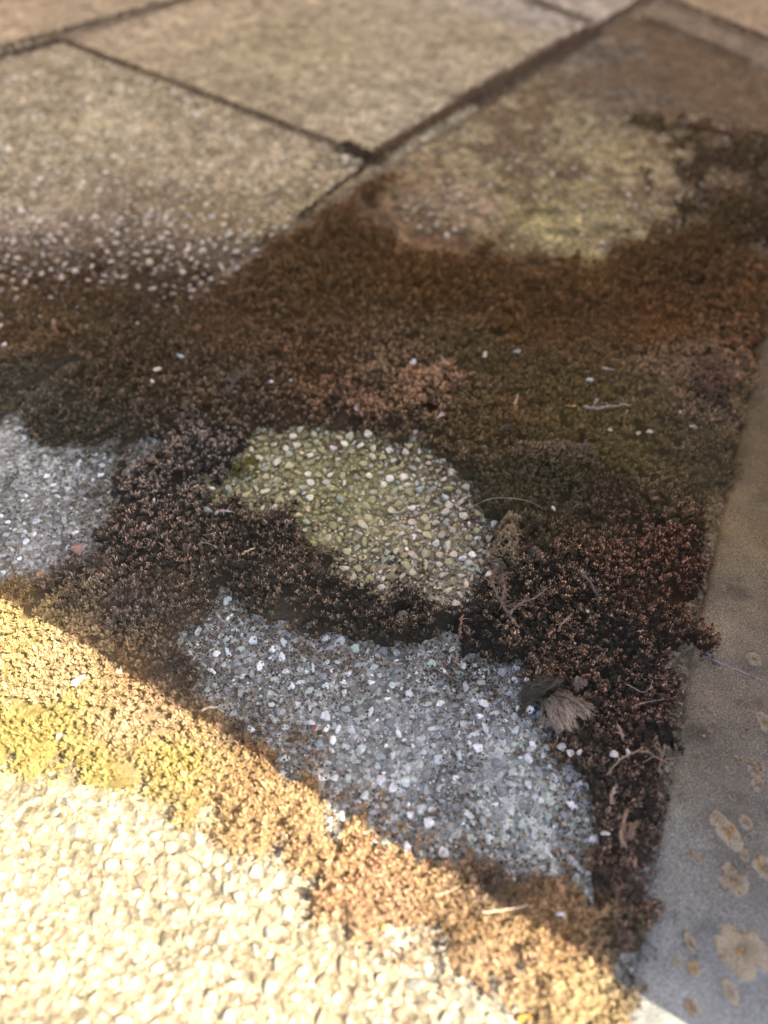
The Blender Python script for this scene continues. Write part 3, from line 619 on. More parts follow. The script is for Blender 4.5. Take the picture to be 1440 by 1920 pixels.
# ------------------------------------------------------------------ grit and peaty crumbs
def grit(name, label, poly, n, cols, keep, rmin=.00014, rmax=.0006, z=.0004, seed=3):
    r = np.random.default_rng(seed); lo, hi = poly.min(0) - .012, poly.max(0) + .012
    x = r.uniform(lo[0], hi[0], n); y = r.uniform(lo[1], hi[1], n); k = keep(x, y, r); x, y = x[k], y[k]; m = len(x)
    oct_v = np.array([(1, 0, 0), (0, 1, 0), (-1, 0, 0), (0, -1, 0), (0, 0, 1), (0, 0, -1)], float)
    oct_f = np.array([(0, 1, 4), (1, 2, 4), (2, 3, 4), (3, 0, 4), (1, 0, 5), (2, 1, 5), (3, 2, 5), (0, 3, 5)])
    rad = rmin + (rmax - rmin) * r.random(m) ** 2; a = r.uniform(0, 6.28, m)
    v = oct_v[None] * rad[:, None, None] * r.uniform(.5, 1.2, (m, 6, 1)); ca, sa = np.cos(a)[:, None], np.sin(a)[:, None]
    v = np.stack([v[..., 0] * ca - v[..., 1] * sa + x[:, None], v[..., 0] * sa + v[..., 1] * ca + y[:, None], v[..., 2] * .8 + z + rad[:, None] * .3], -1)
    cc = np.array(cols)[r.integers(0, len(cols), m)] * r.uniform(.7, 1.2, m)[:, None]
    f = (oct_f[None] + np.arange(m)[:, None, None] * 6).reshape(-1, 3)
    return tag(link(name, mesh_np(name, v.reshape(-1, 3), f, np.repeat(cc, 6, 0), smooth_shade=False, mats=[M_LITTER])), label, 'debris', kind='stuff')
bare_all = lambda x, y: np.maximum.reduce([poly_sd(x, y, P) for P in BARE.values()])
PEAT = [(.05, .038, .028), (.07, .05, .035), (.10, .075, .05), (.04, .034, .03), (.13, .10, .07)]
grit('peat_crumbs', 'fine dark peaty crumbs strewn over the bare grey patch', BARE['grey'], 26000, PEAT,
     lambda x, y, r: (poly_sd(x, y, BARE['grey']) > -.014) & (moss_sd(x, y, False) < .004) & (r.random(len(x)) < .12 + .8 * smooth((fbm(x, y, .02, 3, 92) + .15) / .5) + .9 * smooth(1 + moss_sd(x, y, False) / .012)), seed=4)
grit('peat_crumbs', 'fine brown crumbs strewn over the green pebbly patch', BARE['green'], 9000, PEAT + [(.2, .17, .1)],
     lambda x, y, r: (poly_sd(x, y, BARE['green']) > -.014) & (moss_sd(x, y, False) < .004) & (r.random(len(x)) < .1 + .7 * smooth((fbm(x, y, .02, 3, 95) - .1) / .4) + .6 * smooth(1 + moss_sd(x, y, False) / .008)), seed=5)
grit('peat_crumbs', 'fine grey-brown crumbs strewn over the bare patch at left', BARE['left'], 12000, PEAT + [(.2, .19, .17)],
     lambda x, y, r: (poly_sd(x, y, BARE['left']) > -.014) & (moss_sd(x, y, False) < .004) & (r.random(len(x)) < .2 + .8 * smooth((fbm(x, y, .015, 3, 96) + .1) / .4)), seed=6)
CP = np.array([c0, c0 + ne * .2, c1 + ne * .2, c1])
grit('sand_grains', 'loose sand grains on the smooth dark slab', CP, 14000, [(.3, .25, .19), (.2, .17, .14), (.07, .06, .05), (.4, .36, .3)], lambda x, y, r: (poly_sd(x, y, CP) > .001) & (moss_sd(x, y) < -.0005), .00012, .00032, .0011, seed=7)

# ------------------------------------------------------------------ lichen on the smooth slab
def top_z(x, y):
    a, b = np.array([x]), np.array([y]); sd = moss_sd(a, b, False)
    return float(moss_h(a, b, sd)[0]) if sd[0] > 0 else 0.0
def slab_z(x, y): return float((.0010 if (np.array([x, y]) - cm) @ nC < 0 else .0013) + fbm(np.array([x]), np.array([y]), .09, 2, 51)[0] * .0008)
def lichen(px, py, a, b, rot, orange, label, col=(.275, .242, .19), seed=0, hole=.0):
    c = g(px, py); r = np.random.default_rng(900 + seed); nr, na = 14, 72; a *= .70; b *= .70
    rr, aa = np.meshgrid(np.linspace(0, 1, nr), np.linspace(0, 2 * math.pi, na, endpoint=False), indexing='ij')
    lob = 1 + .24 * fbm(np.cos(aa), np.sin(aa), .9, 3, 900 + seed) + .12 * fbm(np.cos(aa), np.sin(aa), .16, 3, 950 + seed)
    X = rr * lob * np.cos(aa) * a; Y = rr * lob * np.sin(aa) * b; q = math.cos(rot), math.sin(rot)
    X, Y = X * q[0] - Y * q[1], X * q[1] + Y * q[0]; wx, wy = X + c[0], Y + c[1]
    Z = .00012 + .00035 * (fbm(wx, wy, .0012, 3, 970) * .5 + .5) + .00025 * np.sin(np.clip(rr, 0, 1) * 2.6) ** 2
    Z = Z + RNG.normal(size=Z.shape) * .00009; Z = np.where((fbm(wx, wy, .0022, 3, 981) + .55 * rr ** 3 > .62), -.0003, Z); Z = np.where(rr > .99, -.0004, Z)
    if hole: Z = np.where((fbm(wx, wy, .004, 3, 985) > .55 - hole) , -.0005, Z)
    idx = np.arange(nr * na).reshape(nr, na); nx = np.roll(idx, -1, 1)
    F = np.stack([idx[:-1], idx[1:], nx[1:], nx[:-1]], -1).reshape(-1, 4)
    cc = np.array(col) * (1 + .3 * fbm(wx, wy, .003, 3, 975).ravel() + .15 * (rr.ravel() - .5))[:, None]
    o = link('lichen_patch', mesh_np('lichen_patch', np.column_stack([X.ravel(), Y.ravel(), Z.ravel()]), F, cc, mats=[M_LITTER]), loc=(c[0], c[1], slab_z(*c)))
    tag(o, label, 'lichen', 'lichen patches on the smooth dark slab')
    if orange:
        t = r.random(orange) ** .7 * .72; p = r.uniform(0, 6.283, orange); gx, gy = t * np.cos(p) * a, t * np.sin(p) * b
        gx, gy = gx * q[0] - gy * q[1], gx * q[1] + gy * q[0]
        vv, ff, cg = [], [], []
        for i in range(orange):
            s_ = r.uniform(.00022, .00055) * min(1, a / .004 + .3); v = ICO1[0] * s_ * np.array([1, 1, .7]) + np.array([gx[i], gy[i], .0005])
            vv.append(v); ff.append(ICO1[1] + i * len(v)); cg.append(np.tile(np.array((.34, .22, .09)) * r.uniform(.7, 1.25), (len(v), 1)))
        link('fruiting_granules', mesh_np('fruiting_granules', np.vstack(vv), np.vstack(ff), np.vstack(cg), mats=[M_LITTER]), o)
C2P = gp([(1275, 1330), (1440, 1330), (1440, 1920), (1240, 1920)])
grit('lichen_specks', 'tiny tan lichen specks scattered over the smooth dark slab', C2P, 900, [(.27, .235, .18), (.24, .21, .17), (.34, .23, .1)], lambda x, y, r: (poly_sd(x, y, C2P) > 0) & (moss_sd(x, y) < -.002) & (fbm(x, y, .02, 3, 99) + .25 * r.normal(size=len(x)) > .0), .0002, .0008, .0011, seed=12)
LICH = [(1362, 1562, .0052, .0100, .45, 34, 'large oval tan lichen with scattered orange granules'),
        (1396, 1545, .0030, .0040, .2, 8, 'small round tan lichen just right of the large oval one'),
        (1393, 1606, .0026, .0026, 0, 9, 'small orange-centred lichen below the large oval one'),
        (1294, 1605, .0018, .0024, .3, 5, 'tiny tan lichen nearest the moss edge, left of the large oval one'),
        (1306, 1616, .0018, .0018, .3, 5, 'tiny lichen touching its neighbour, left of the large oval one'),
        (1372, 1652, .0058, .0075, .5, 14, 'ragged tan lichen with dark gaps, below the large oval one'),
        (1432, 1632, .0050, .0060, .3, 16, 'tan lichen with orange middle cut by the picture edge'),
        (1292, 1770, .0022, .0040, .2, 5, 'narrow blurred tan lichen in the lower part of the slab'),
        (1299, 1818, .0026, .0036, .2, 26, 'bright orange lichen spot low on the dark slab'),
        (1268, 1806, .0016, .0018, .2, 6, 'faint small orange dot beside the bright orange spot'),
        (1388, 1785, .0100, .0110, .3, 26, 'broad blurred greyish tan lichen in the lower right'),
        (1365, 1862, .0028, .0048, .3, 0, 'pale narrow lichen near the bottom edge'),
        (1294, 1892, .0030, .0036, .3, 7, 'blurred tan lichen at the bottom edge'),
        (1432, 1358, .0036, .0062, .1, 6, 'pale tan lichen on the right picture edge, upper part'),
        (1416, 1446, .0040, .0040, .3, 14, 'tan lichen with orange grains above the ragged ones'),
        (1420, 1474, .0036, .0034, .3, 4, 'dull lichen film just below the one with orange grains'),
        (1368, 1446, .0022, .0030, .9, 1, 'small pale greenish lichen left of the orange-grained one'),
        (1371, 1498, .0015, .0021, .4, 0, 'very small pale lichen dot alone on the dark slab'),
        (1412, 1240, .0036, .0044, .6, 12, 'tan lichen with a bright orange middle beside the bluish streak'),
        (1330, 1370, .0016, .0020, .4, 6, 'tiny yellow-brown lichen in the middle of the slab')]
for i, a in enumerate(LICH): lichen(*a, seed=i, hole=.35 if 'ragged' in a[6] else 0)

# ------------------------------------------------------------------ litter lying on moss and slabs
def tube(P, rad, sides=6):
    P = np.array(P, float); n = len(P); T = np.gradient(P, axis=0); T /= np.linalg.norm(T, axis=1)[:, None] + 1e-12
    ref = np.array([.13, .21, .97]); A = np.cross(T, ref); A /= np.linalg.norm(A, axis=1)[:, None] + 1e-9; B = np.cross(T, A)
    rad = np.broadcast_to(np.array(rad, float), (n,)); t = np.linspace(0, 2 * math.pi, sides, endpoint=False)
    V = P[:, None] + (A[:, None] * np.cos(t)[None, :, None] + B[:, None] * np.sin(t)[None, :, None]) * rad[:, None, None]
    idx = np.arange(n * sides).reshape(n, sides); nx = np.roll(idx, -1, 1)
    F = np.stack([idx[:-1], nx[:-1], nx[1:], idx[1:]], -1).reshape(-1, 4)
    return V.reshape(-1, 3), F
def spline(P, n):
    P = np.array(P, float); t = np.linspace(0, len(P) - 1, n); i = np.clip(t.astype(int), 0, len(P) - 2); f = (t - i)[:, None]
    Q = np.vstack([2 * P[0] - P[1], P, 2 * P[-1] - P[-2]]); a, b, c, d = Q[i], Q[i + 1], Q[i + 2], Q[i + 3]
    return .5 * (2 * b + (c - a) * f + (2 * a - 5 * b + 4 * c - d) * f ** 2 + (3 * b - a - 3 * c + d) * f ** 3)
class MB:
    def __init__(s): s.v, s.q, s.t, s.c, s.n = [], [], [], [], 0
    def add(s, V, F, col):
        (s.q if F.shape[1] == 4 else s.t).append(F + s.n); s.v.append(V); s.n += len(V)
        col = np.array(col); s.c.append(np.tile(col, (len(V), 1)) if col.ndim == 1 else col)
    def build(s, name, parent=None, org=None, mat=None, sm=True):
        V = np.vstack(s.v); org = V.mean(0) * np.array([1, 1, 0]) if org is None else org
        F = [np.vstack(f) for f in (s.t, s.q) if f]
        return link(name, mesh_np(name, V - org, F, np.vstack(s.c), mats=[mat or M_LITTER], smooth_shade=sm), parent, loc=org)
def on(px, py, dz=0.0):
    p = g(px, py); return np.array([p[0], p[1], top_z(*p) + dz])
def fibre(name, pts, r, col, label, cat, lift=.0004, fuzz=0, n=18, group=None):
    """a stem or thread through spots of the picture, lying on what is below"""
    P = [on(p[0], p[1], lift + (p[2] if len(p) > 2 else 0) * 1e-3) for p in pts]; S = spline(P, n)
    S += RNG.normal(size=S.shape) * r * .35
    mb = MB(); rad = r * np.linspace(1.1, .55, n) * RNG.uniform(.8, 1.2, n); V, F = tube(S, rad)
    mb.add(V, F, np.repeat(np.array(col)[None] * RNG.uniform(.55, 1.05, n)[:, None], 6, 0))
    for _ in range(fuzz):
        i = RNG.integers(1, n - 1); d = RNG.normal(size=3) * r * 2.6; d[2] = abs(d[2])
        V, F = tube([S[i], S[i] + d * .6, S[i] + d * np.array([1.3, 1.3, .7])], [r * .35, r * .25, r * .06], 3); mb.add(V, F, np.array(col) * RNG.uniform(.7, 1.4))
    return tag(mb.build(name), label, cat, group)
def flake(px, py, L, W, yaw, col, label, cat='flake', lift=.0020, curl=.3, name='leaf_flake', tilt=.2):
    """a thin curled scrap with a ragged outline"""
    nu, nv = 9, 5; u, v = np.meshgrid(np.linspace(-1, 1, nu), np.linspace(-1, 1, nv), indexing='ij')
    wdt = np.sqrt(np.clip(1.02 - u ** 2, 0, 1)) * (1 + .25 * np.sin(3 * u + px)) * (.6 + .4 * np.cos(u * 2 + py))
    X = u * L / 2 + RNG.normal(size=u.shape) * L * .02; Y = v * wdt * W / 2; Z = curl * W * (v * wdt) ** 2 + tilt * X + curl * .4 * L * (u ** 2) * .3 + RNG.normal(size=u.shape) * W * .03
    c, s_ = math.cos(yaw), math.sin(yaw); T = np.stack([X * c - Y * s_, X * s_ + Y * c, Z - Z.min()], -1).reshape(-1, 3)
    th = np.array([0, 0, -.00018]); idx = np.arange(nu * nv).reshape(nu, nv); o2 = nu * nv
    q = np.stack([idx[:-1, :-1], idx[1:, :-1], idx[1:, 1:], idx[:-1, 1:]], -1).reshape(-1, 4)
    ring = np.concatenate([idx[:-1, 0], idx[-1, :-1], idx[::-1, -1][:-1], idx[0, ::-1][:-1]]); nx = np.roll(ring, -1)
    mb = MB(); V = np.vstack([T, T + th]); F = np.vstack([q, q[:, ::-1] + o2, np.stack([ring, ring + o2, nx + o2, nx], -1)])
    mb.add(V, F, np.array(col) * RNG.uniform(.75, 1.2, len(V))[:, None]); p = on(px, py, lift)
    mb.v[0] = mb.v[0] + p
    return tag(mb.build(name), label, cat)
def pebble(px, py, d, col, label, cat='pebble', lift=.0, name='pebble', el=1.0, yaw=None, group=None):
    p = on(px, py); r = d / 2; k = int(px * 7 + py) % 14; yaw = random.uniform(0, 6.28) if yaw is None else yaw
    V = SH2[k] * r * np.array([el, 1, 1]); c, s_ = math.cos(yaw), math.sin(yaw)
    V = np.column_stack([V[:, 0] * c - V[:, 1] * s_, V[:, 0] * s_ + V[:, 1] * c, V[:, 2]])
    o = link(name, mesh_np(name, V, ICO2[1], np.array(col) * RNG.uniform(.9, 1.1, len(V))[:, None], mats=[M_STONE], smooth_shade=False), loc=(p[0], p[1], p[2] + r * .15 + lift + (.0011 if p[2] > .002 else 0)))
    return tag(o, label, cat, group)
def bristle_fan(name, base, tips, n, r, cb, ct, label, cat, body=None, spread=.0012, bulge=.002, parent=None):
    """a shaggy felted tuft: small wisps of fine bristles matted together"""
    Bs, Ts = spline([np.array(b) for b in base], 40), spline([np.array(t) for t in tips], 40); mb = MB(); wisps = max(5, n // 22)
    for wv in range(wisps):
        k = (wv + RNG.random()) / wisps; jit = lambda q: RNG.normal(size=3) * spread * q * np.array([1, 1, .55])
        b0 = Bs[int(k * 39)] + jit(1.1); t0 = Ts[int(np.clip(k + RNG.normal(0, .12), 0, 1) * 39)] + jit(1.6); t0 = b0 + (t0 - b0) * RNG.uniform(.5, 1.12)
        m0 = (b0 + t0) / 2 + jit(1.3) + np.array([0, 0, bulge * RNG.uniform(.2, 1.1)]); shade = RNG.uniform(.6, 1.25)
        for i in range(22):
            q = RNG.random() ** .6
            b, m, t = b0 + jit(.7), m0 + jit(.5), m0 + (t0 - m0) * RNG.uniform(.5, 1.15) + jit(.75)
            S = spline([b, m, t], 6) + RNG.normal(size=(6, 3)) * r * .5; V, F = tube(S, r * np.array([.8, 1, 1.1, 1.1, 1.0, .3]) * RNG.uniform(.6, 1.3), 4)
            w_ = np.linspace(0, 1, 6)[:, None] ** 2.2 * q; cc = (np.array(cb) * (1 - w_) + np.array(ct) * w_) * RNG.uniform(.7, 1.25) * shade; mb.add(V, F, np.repeat(cc, 4, 0))
    return mb.build(name, parent)

# the big dead tuft: an arched felt back and a fan of pinkish tips
tuft = link('dead_moss_tuft', None, loc=tuple(on(1020, 1330))); tag(tuft, 'large grey felted dead moss tuft with pinkish brush tips beside the bare patch', 'dead moss')
def under(o, parent):
    o.parent = parent; o.location = o.location - parent.location; return o
under(bristle_fan('brush', [on(1015, 1338, .001), on(1035, 1330, .002), on(1055, 1330, .002)], [on(1020, 1368, .000), on(1045, 1382, .001), on(1072, 1386, .002), on(1090, 1365, .003), on(1094, 1345, .003)], 900, .00014,
                  (.18, .145, .11), (.72, .57, .46), None, None, spread=.0008, bulge=.001), tuft)
under(bristle_fan('felt_arch', [on(985, 1335, .000), on(985, 1310, .001), on(992, 1300, .002)], [on(1005, 1335, .002), on(1025, 1310, .004), on(1060, 1312, .003)], 330, .00013, (.09, .075, .06), (.16, .13, .10), None, None, spread=.0009), tuft)
under(bristle_fan('side_curl', [on(1070, 1318, .003), on(1078, 1312, .004)], [on(1085, 1308, .005), on(1092, 1316, .004)], 26, .0002, (.2, .15, .12), (.42, .31, .26), None, None, spread=.0005), tuft)
def clump(poly, n, sz, col, tipc, label, dome=.003):
    P = gp(poly); lo_, hi_ = P.min(0), P.max(0); q = RNG.uniform(lo_, hi_, (n * 6, 2)); sdq = poly_sd(q[:, 0], q[:, 1], P) + fbm(q[:, 0], q[:, 1], .004, 3, 5) * .0028
    q, sdq = q[sdq > 0][:n], sdq[sdq > 0][:n]; m_ = len(q); ms = np.maximum(moss_sd(q[:, 0], q[:, 1], False), .0004)
    z_ = moss_h(q[:, 0], q[:, 1], ms) + dome * smooth(sdq / .004) * RNG.uniform(.5, 1.1, m_)
    return tag(build_moss('dead_moss_tuft', q[:, 0], q[:, 1], z_, sz * RNG.uniform(.7, 1.3, m_), np.tile(np.array(list(col) + list(tipc) + [.75]), (m_, 1)), RNG, 11), label, 'dead moss')
clump([(922, 1085), (912, 1040), (925, 1010), (942, 985), (966, 998), (964, 1030), (980, 1045), (962, 1075)], 480, .0012, (.36, .29, .195), (.72, .58, .40), 'upright tan felted moss clump right of the green pebbly patch', .0075)
clump([(742, 735), (765, 712), (800, 722), (835, 708), (872, 735), (862, 752), (838, 748), (845, 775), (805, 768), (770, 782), (755, 760)], 210, .0027, (.26, .15, .08), (.98, .70, .45), 'raised clump of bright coppery moss tufts above the green patch', .0035)
clump([(655, 780), (680, 762), (700, 778), (735, 780), (725, 805), (690, 812)], 90, .0024, (.2, .12, .07), (.85, .56, .36), 'smaller coppery moss clump on the top rim of the green patch', .002)
clump([(430, 905), (445, 870), (480, 860), (490, 880), (465, 905)], 130, .0013, (.16, .15, .05), (.34, .32, .12), 'small olive-green moss clump at the left rim of the green patch', .002)
clump([(980, 1090), (985, 1060), (1002, 1045), (1008, 1070), (995, 1090)], 70, .0012, (.26, .19, .15), (.62, .45, .35), 'small pinkish felted clump just right of the upright tan clump')
clump([(960, 880), (965, 852), (1010, 858), (1050, 850), (1105, 862), (1110, 885), (1060, 892), (1000, 878)], 330, .0014, (.22, .165, .11), (.62, .46, .32), 'row of pinkish dead shoots along the torn edge above the grey-green felt')
clump([(1285, 760), (1290, 710), (1325, 692), (1365, 712), (1360, 770), (1320, 785)], 420, .0019, (.22, .15, .10), (.45, .31, .21), 'rounded pinkish-brown blurred tuft near the right edge of the mat', .004)
t5 = bristle_fan('dead_moss_tuft', [on(1165, 1600, .000), on(1172, 1585, .002)], [on(1160, 1555, .002), on(1175, 1550, .003), on(1188, 1565, .003)], 110, .00014, (.24, .17, .13), (.46, .33, .26), None, None, spread=.0006); tag(t5, 'small tan dead shoot low on the right moss edge', 'dead moss')

STEM = (.20, .155, .12)
fk = link('forked_stem', None, loc=tuple(on(945, 1150))); tag(fk, 'forked pale-brown dead stem shaped like an antler on dark moss', 'stem')
for nm, pts, r in (('main_stem', [(968, 1198, 0), (950, 1175, 1), (934, 1150, 2), (922, 1128, 2), (915, 1110, 3), (926, 1094, 3)], .00062), ('branch', [(950, 1174, 1), (965, 1160, 2), (985, 1152, 2), (1002, 1148, 3), (1014, 1138, 4)], .0005),
                   ('branch', [(936, 1152, 2), (940, 1135, 3), (936, 1118, 4), (942, 1108, 4)], .0005), ('branch', [(922, 1108, 3), (934, 1106, 4), (944, 1112, 3)], .0003)):
    o = fibre(nm, pts, r, STEM if nm == 'main_stem' else (.23, .165, .125), None, None, fuzz=40); under(o, fk)
fibre('stem', [(1076, 1096, 1), (1095, 1118, 2), (1112, 1140, 1), (1126, 1152, 0)], .0005, (.17, .135, .11), 'straight grey dead stem slanting across the dark moss at right', 'stem', fuzz=30)
fibre('stem', [(1040, 1205, 1), (1050, 1192, 2), (1062, 1184, 3)], .00045, (.36, .25, .18), 'short pale stem with a blunt tip right of the forked stem', 'stem', fuzz=14)
fibre('stem', [(862, 1208, 0), (861, 1192, 2), (866, 1180, 2)], .0006, (.32, .18, .13), 'short reddish stem between the two bare patches', 'stem', fuzz=6)
fibre('stem', [(1146, 1385, 2), (1152, 1400, 2), (1158, 1412, 1)], .0006, (.36, .25, .2), 'short pinkish stick right of the big dead tuft', 'stem', fuzz=6)
fibre('stem', [(1138, 1522, 1), (1137, 1508, 3), (1143, 1497, 4)], .0006, (.5, .38, .3), 'pale pointed shoot above the lower right moss edge', 'stem', fuzz=3)
fibre('stem', [(1128, 1470, 1), (1150, 1452, 3), (1175, 1440, 4), (1195, 1440, 4), (1215, 1446, 4)], .0003, (.28, .22, .17), 'thin dry stem leading to the star of dry grass', 'stem', fuzz=10)
star = link('grass_star', None, loc=tuple(on(1228, 1446))); tag(star, 'star of thin dry grass blades reaching over the slab edge', 'dry grass')
for a, b in (((1228, 1446, 4), (1285, 1428, 3)), ((1228, 1446, 4), (1212, 1424, 6)), ((1228, 1446, 4), (1190, 1458, 3)), ((1228, 1446, 4), (1242, 1462, 2)), ((1228, 1446, 4), (1232, 1420, 6)), ((1228, 1446, 4), (1222, 1470, 2)), ((1228, 1446, 4), (1255, 1446, 4))):
    under(fibre('blade', [a, ((a[0] + b[0]) / 2, (a[1] + b[1]) / 2 - 3, 4.5), b], .00022, (.3, .225, .165), None, None, n=8), star)
fibre('thread', [(1165, 1305, 2), (1178, 1314, 3), (1192, 1322, 3), (1203, 1318, 3), (1210, 1305, 4)], .00013, (.45, .38, .32), 'fine curled pale thread right of the big dead tuft', 'fibre')
fibre('thread', [(1180, 1346, 3), (1205, 1342, 4), (1235, 1338, 4)], .00013, (.4, .33, .27), 'straight fine fibre at the right moss edge', 'fibre')
fibre('thread', [(885, 955, 1), (915, 965, 2), (950, 968, 3), (985, 972, 3), (1010, 985, 3)], .00012, (.5, .42, .28), 'long fine pale hair over the upright tan clump', 'fibre')
fibre('thread', [(118, 800, 2), (135, 795, 4), (141, 803, 4), (130, 812, 3), (115, 810, 2), (105, 800, 2)], .00014, (.22, .16, .14), 'looped dark thread above the bare patch at left', 'fibre')
fibre('thread', [(55, 598, 3), (62, 615, 5), (60, 640, 4), (62, 660, 2)], .00015, (.22, .17, .12), 'long curved hair at the far left', 'fibre')
fibre('thread', [(366, 798, 2), (376, 796, 3), (380, 803, 3), (370, 808, 2), (364, 802, 2)], .00014, (.3, .25, .21), 'small ring-shaped thread on moss', 'fibre')
fibre('thread', [(380, 1045, 2), (396, 1048, 3), (412, 1052, 2)], .00013, (.4, .36, .34), 'short pale thread on the dark moss', 'fibre')
fibre('twig', [(408, 985, 1), (422, 982, 2), (438, 984, 2)], .00065, (.42, .34, .31), 'pale pinkish twig end lying left of the green patch', 'twig', fuzz=2)
fibre('twig', [(425, 765, 1), (445, 745, 2), (462, 735, 3), (480, 738, 2)], .0008, (.15, .12, .09), 'grey fuzzy twig above left of the green patch', 'twig', fuzz=60)
fibre('twig', [(1290, 240, 1), (1320, 250, 2), (1350, 258, 2), (1388, 270, 1)], .0022, (.14, .065, .03), 'blurred rusty-brown twig in the upper right', 'twig', lift=.002)
fibre('twig', [(1090, 795, 2), (1110, 803, 3), (1135, 800, 3), (1172, 793, 2)], .0007, (.42, .33, .26), 'pale blurred twig on the olive moss', 'twig', fuzz=10)
fibre('straw', [(900, 1728, 2), (940, 1724, 3), (982, 1716, 3)], .00022, (.62, .55, .45), 'straight pale straw on the sunlit moss at the shade edge', 'straw')
fibre('straw', [(385, 1352, 1), (398, 1346, 3), (412, 1343, 4), (424, 1348, 3)], .0004, (.55, .46, .36), 'curved straw tip crossing the shade edge', 'straw')
fibre('straw', [(815, 1697, 2), (835, 1692, 3), (858, 1680, 3)], .0002, (.5, .42, .33), 'short blurred straw in the sunlit moss', 'straw')
fibre('straw', [(462, 1068, 3), (470, 1066, 4), (484, 1062, 4)], .00045, (.62, .52, .28), 'tiny yellow seed husk on the dark moss', 'husk')
fibre('pale_streak', [(1318, 1236), (1350, 1247), (1395, 1264), (1450, 1290)], .00055, (.30, .28, .30), 'thin bluish-grey streak across the smooth slab', 'streak', lift=.0008)

flake(152, 1042, .0055, .0045, 2.0, (.30, .19, .17), 'dull pink triangular leaf scrap at the lower left bare patch', 'leaf scrap')
flake(80, 1087, .0032, .0024, .4, (.46, .23, .12), 'small orange flake on moss near the left picture edge')
flake(822, 815, .0042, .003, .5, (.48, .36, .34), 'pinkish pale flake above the green patch')
flake(830, 712, .006, .0042, 2.2, (.34, .24, .19), 'brown standing leaf scrap above the orange-tipped moss', 'leaf scrap', tilt=.6)
flake(1132, 725, .0068, .0028, -.5, (.36, .30, .28), 'grey-pink elongated leaf scrap on the olive moss', 'leaf scrap')
flake(962, 788, .005, .003, 1.2, (.46, .29, .17), 'small orange-tan leaf scrap left on the olive moss', 'leaf scrap', tilt=.5)
flake(1062, 795, .005, .0032, -.6, (.42, .25, .13), 'orange-brown leaf scrap in the middle of the olive moss', 'leaf scrap', tilt=.4)
flake(1105, 795, .005, .0035, .9, (.3, .26, .2), 'greyish scrap standing at the left end of the pale twig', 'leaf scrap', tilt=.7)
flake(590, 1370, .002, .0016, .4, (.3, .09, .06), 'tiny dark red flake at the left of the grey bare patch')
flake(855, 1248, .0018, .0015, .4, (.28, .08, .07), 'tiny red flake at the top of the grey bare patch')
flake(940, 840, .0065, .003, .3, (.05, .045, .045), 'blackish wet leaf scrap right of the green patch', 'leaf scrap', tilt=.3)
flake(1085, 870, .006, .0045, 1.0, (.09, .075, .065), 'dark grey peeled scrap among the pinkish dead shoots', 'leaf scrap', tilt=.5)

W1, W2, W3 = (.52, .52, .52), (.42, .44, .45), (.5, .44, .34)
pebble(160, 1305, .0046, (.85, .82, .78), 'bright white angular chip lying on the sunlit moss', 'chip', el=1.5, yaw=.6, name='white_chip')
pebble(8, 1268, .005, (.72, .66, .5), 'cream chip at the left picture edge on the sunlit moss', 'chip', el=1.4, yaw=0, name='cream_chip')
pebble(236, 1283, .0026, (.72, .66, .48), 'small cream chip just right of the bright white one', 'chip', name='cream_chip')
pebble(125, 1402, .0026, (.75, .70, .58), 'small round pale bead on yellow-green sunlit moss')
pebble(300, 718, .0042, W3, 'cream crumb on dark moss, the larger of a pair', el=1.3)
pebble(293, 742, .0032, W3, 'cream crumb on dark moss, the smaller and lower of a pair')
pebble(343, 692, .0044, W2, 'grey-white pebble just above right of the cream pair', el=1.2)
pebble(171, 672, .0034, W2, 'small grey-white flat pebble in the left moss', el=1.3)
pebble(18, 667, .0036, W1, 'white pebble in the moss near the left edge, lower one', el=1.2)
pebble(5, 625, .0046, W1, 'white pebble cut by the left picture edge')
pebble(512, 744, .0030, W1, 'round white bead above the green patch')
pebble(548, 742, .0024, W1, 'smaller white bead right of the round white one')
pebble(668, 790, .0042, W1, 'white stone at the upper rim of the green patch')
pebble(775, 705, .0050, W1, 'white blurred stone above the orange-tipped moss')
pebble(797, 722, .0034, W2, 'grey stone just right below the white one above the orange-tipped moss')
pebble(907, 694, .0052, W3, 'cream pebble standing on brown moss in the upper middle')
pebble(966, 688, .0040, W2, 'grey-white oval pebble right of the cream one', el=1.3)
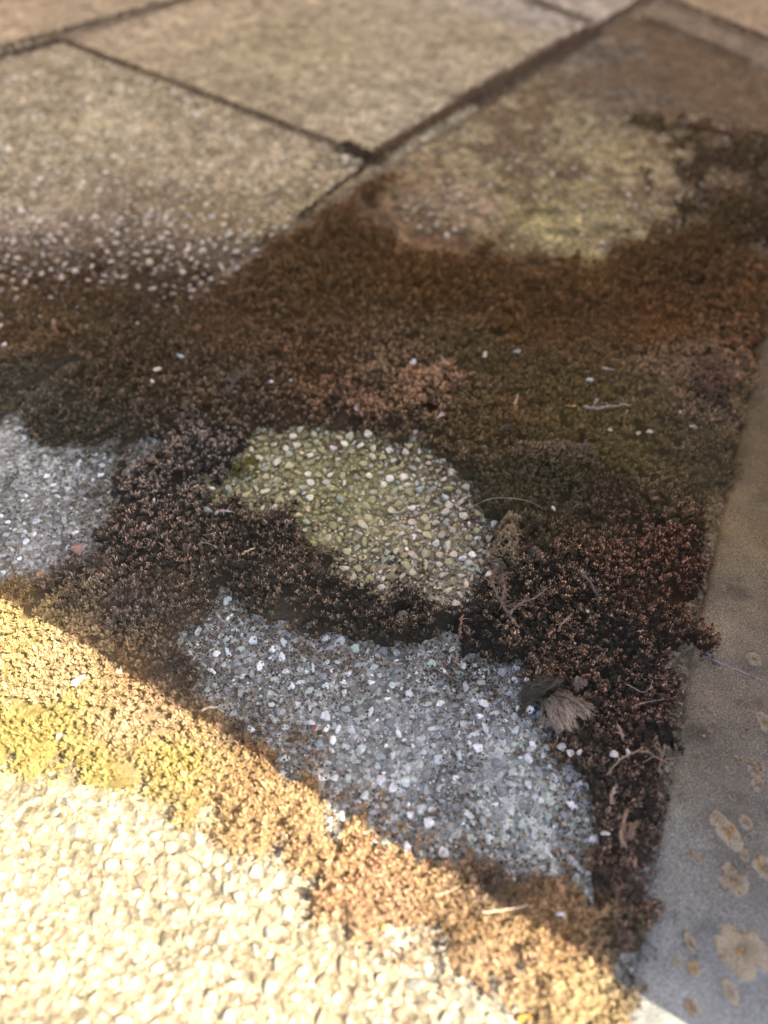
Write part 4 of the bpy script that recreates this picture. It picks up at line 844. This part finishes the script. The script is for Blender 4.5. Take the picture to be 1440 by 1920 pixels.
pebble(1100, 743, .0038, W1, 'single white pebble on olive moss')
pebble(1135, 835, .0030, W3, 'cream bit below the pale twig')
pebble(1188, 840, .0034, W3, 'left one of two pale bits on the olive moss')
pebble(1208, 838, .0034, W3, 'right one of two pale bits on the olive moss')
pebble(1290, 825, .0034, W3, 'pale bit on the olive moss nearest the right edge')
pebble(1265, 800, .0028, W3, 'faint pale bit high on the olive moss')
pebble(1032, 978, .0028, W1, 'white grain on the grey-green felt')
pebble(893, 1010, .0030, W1, 'white grain at the right rim of the green patch')
pebble(288, 1014, .0032, (.34, .37, .42), 'blue-grey rounded bead on the dark moss')
pebble(395, 978, .0050, (.26, .29, .25), 'greenish-grey stone left of the green patch', el=1.2)
pebble(963, 1274, .0032, W1, 'white angular stone, left of two above the big dead tuft')
pebble(986, 1284, .0024, W1, 'white sliver, right of two above the big dead tuft', el=1.3)
pebble(997, 1405, .0036, W2, 'grey-white stone below the big dead tuft, leftmost')
pebble(1050, 1410, .0040, W2, 'pale stone directly under the brush tips of the tuft')
pebble(1064, 1424, .0034, W2, 'pale stone second under the brush tips of the tuft')
pebble(1080, 1425, .0026, W1, 'small white stone third under the brush tips of the tuft')
pebble(1140, 1438, .0034, W1, 'white stone, left of a pair in the right moss')
pebble(1166, 1434, .0032, W1, 'white stone, right of a pair in the right moss')
pebble(1129, 1574, .0030, W1, 'white stone alone in the lower right moss')
pebble(1068, 1610, .0040, W2, 'large grey-white stone at the lower tip of the grey patch')
pebble(1085, 1630, .0030, W2, 'lower grey-white stone at the tip of the grey patch')
pebble(1100, 1640, .0028, (.4, .42, .48), 'bluish stone at the tip of the grey patch')
pebble(1043, 1728, .0030, (.42, .44, .48), 'blurred bluish-grey bead at the shade edge lower right')
pebble(1093, 1173, .0016, W1, 'tiny white speck on dark moss right of the forked stem')
pebble(985, 1912, .0046, (.62, .26, .04), 'blurred orange bud at the bottom edge', 'bud', name='orange_bud')
pebble(720, 1742, .0030, (.55, .50, .1), 'small yellow-green bud among the sunlit stones', 'bud', name='yellow_bud')
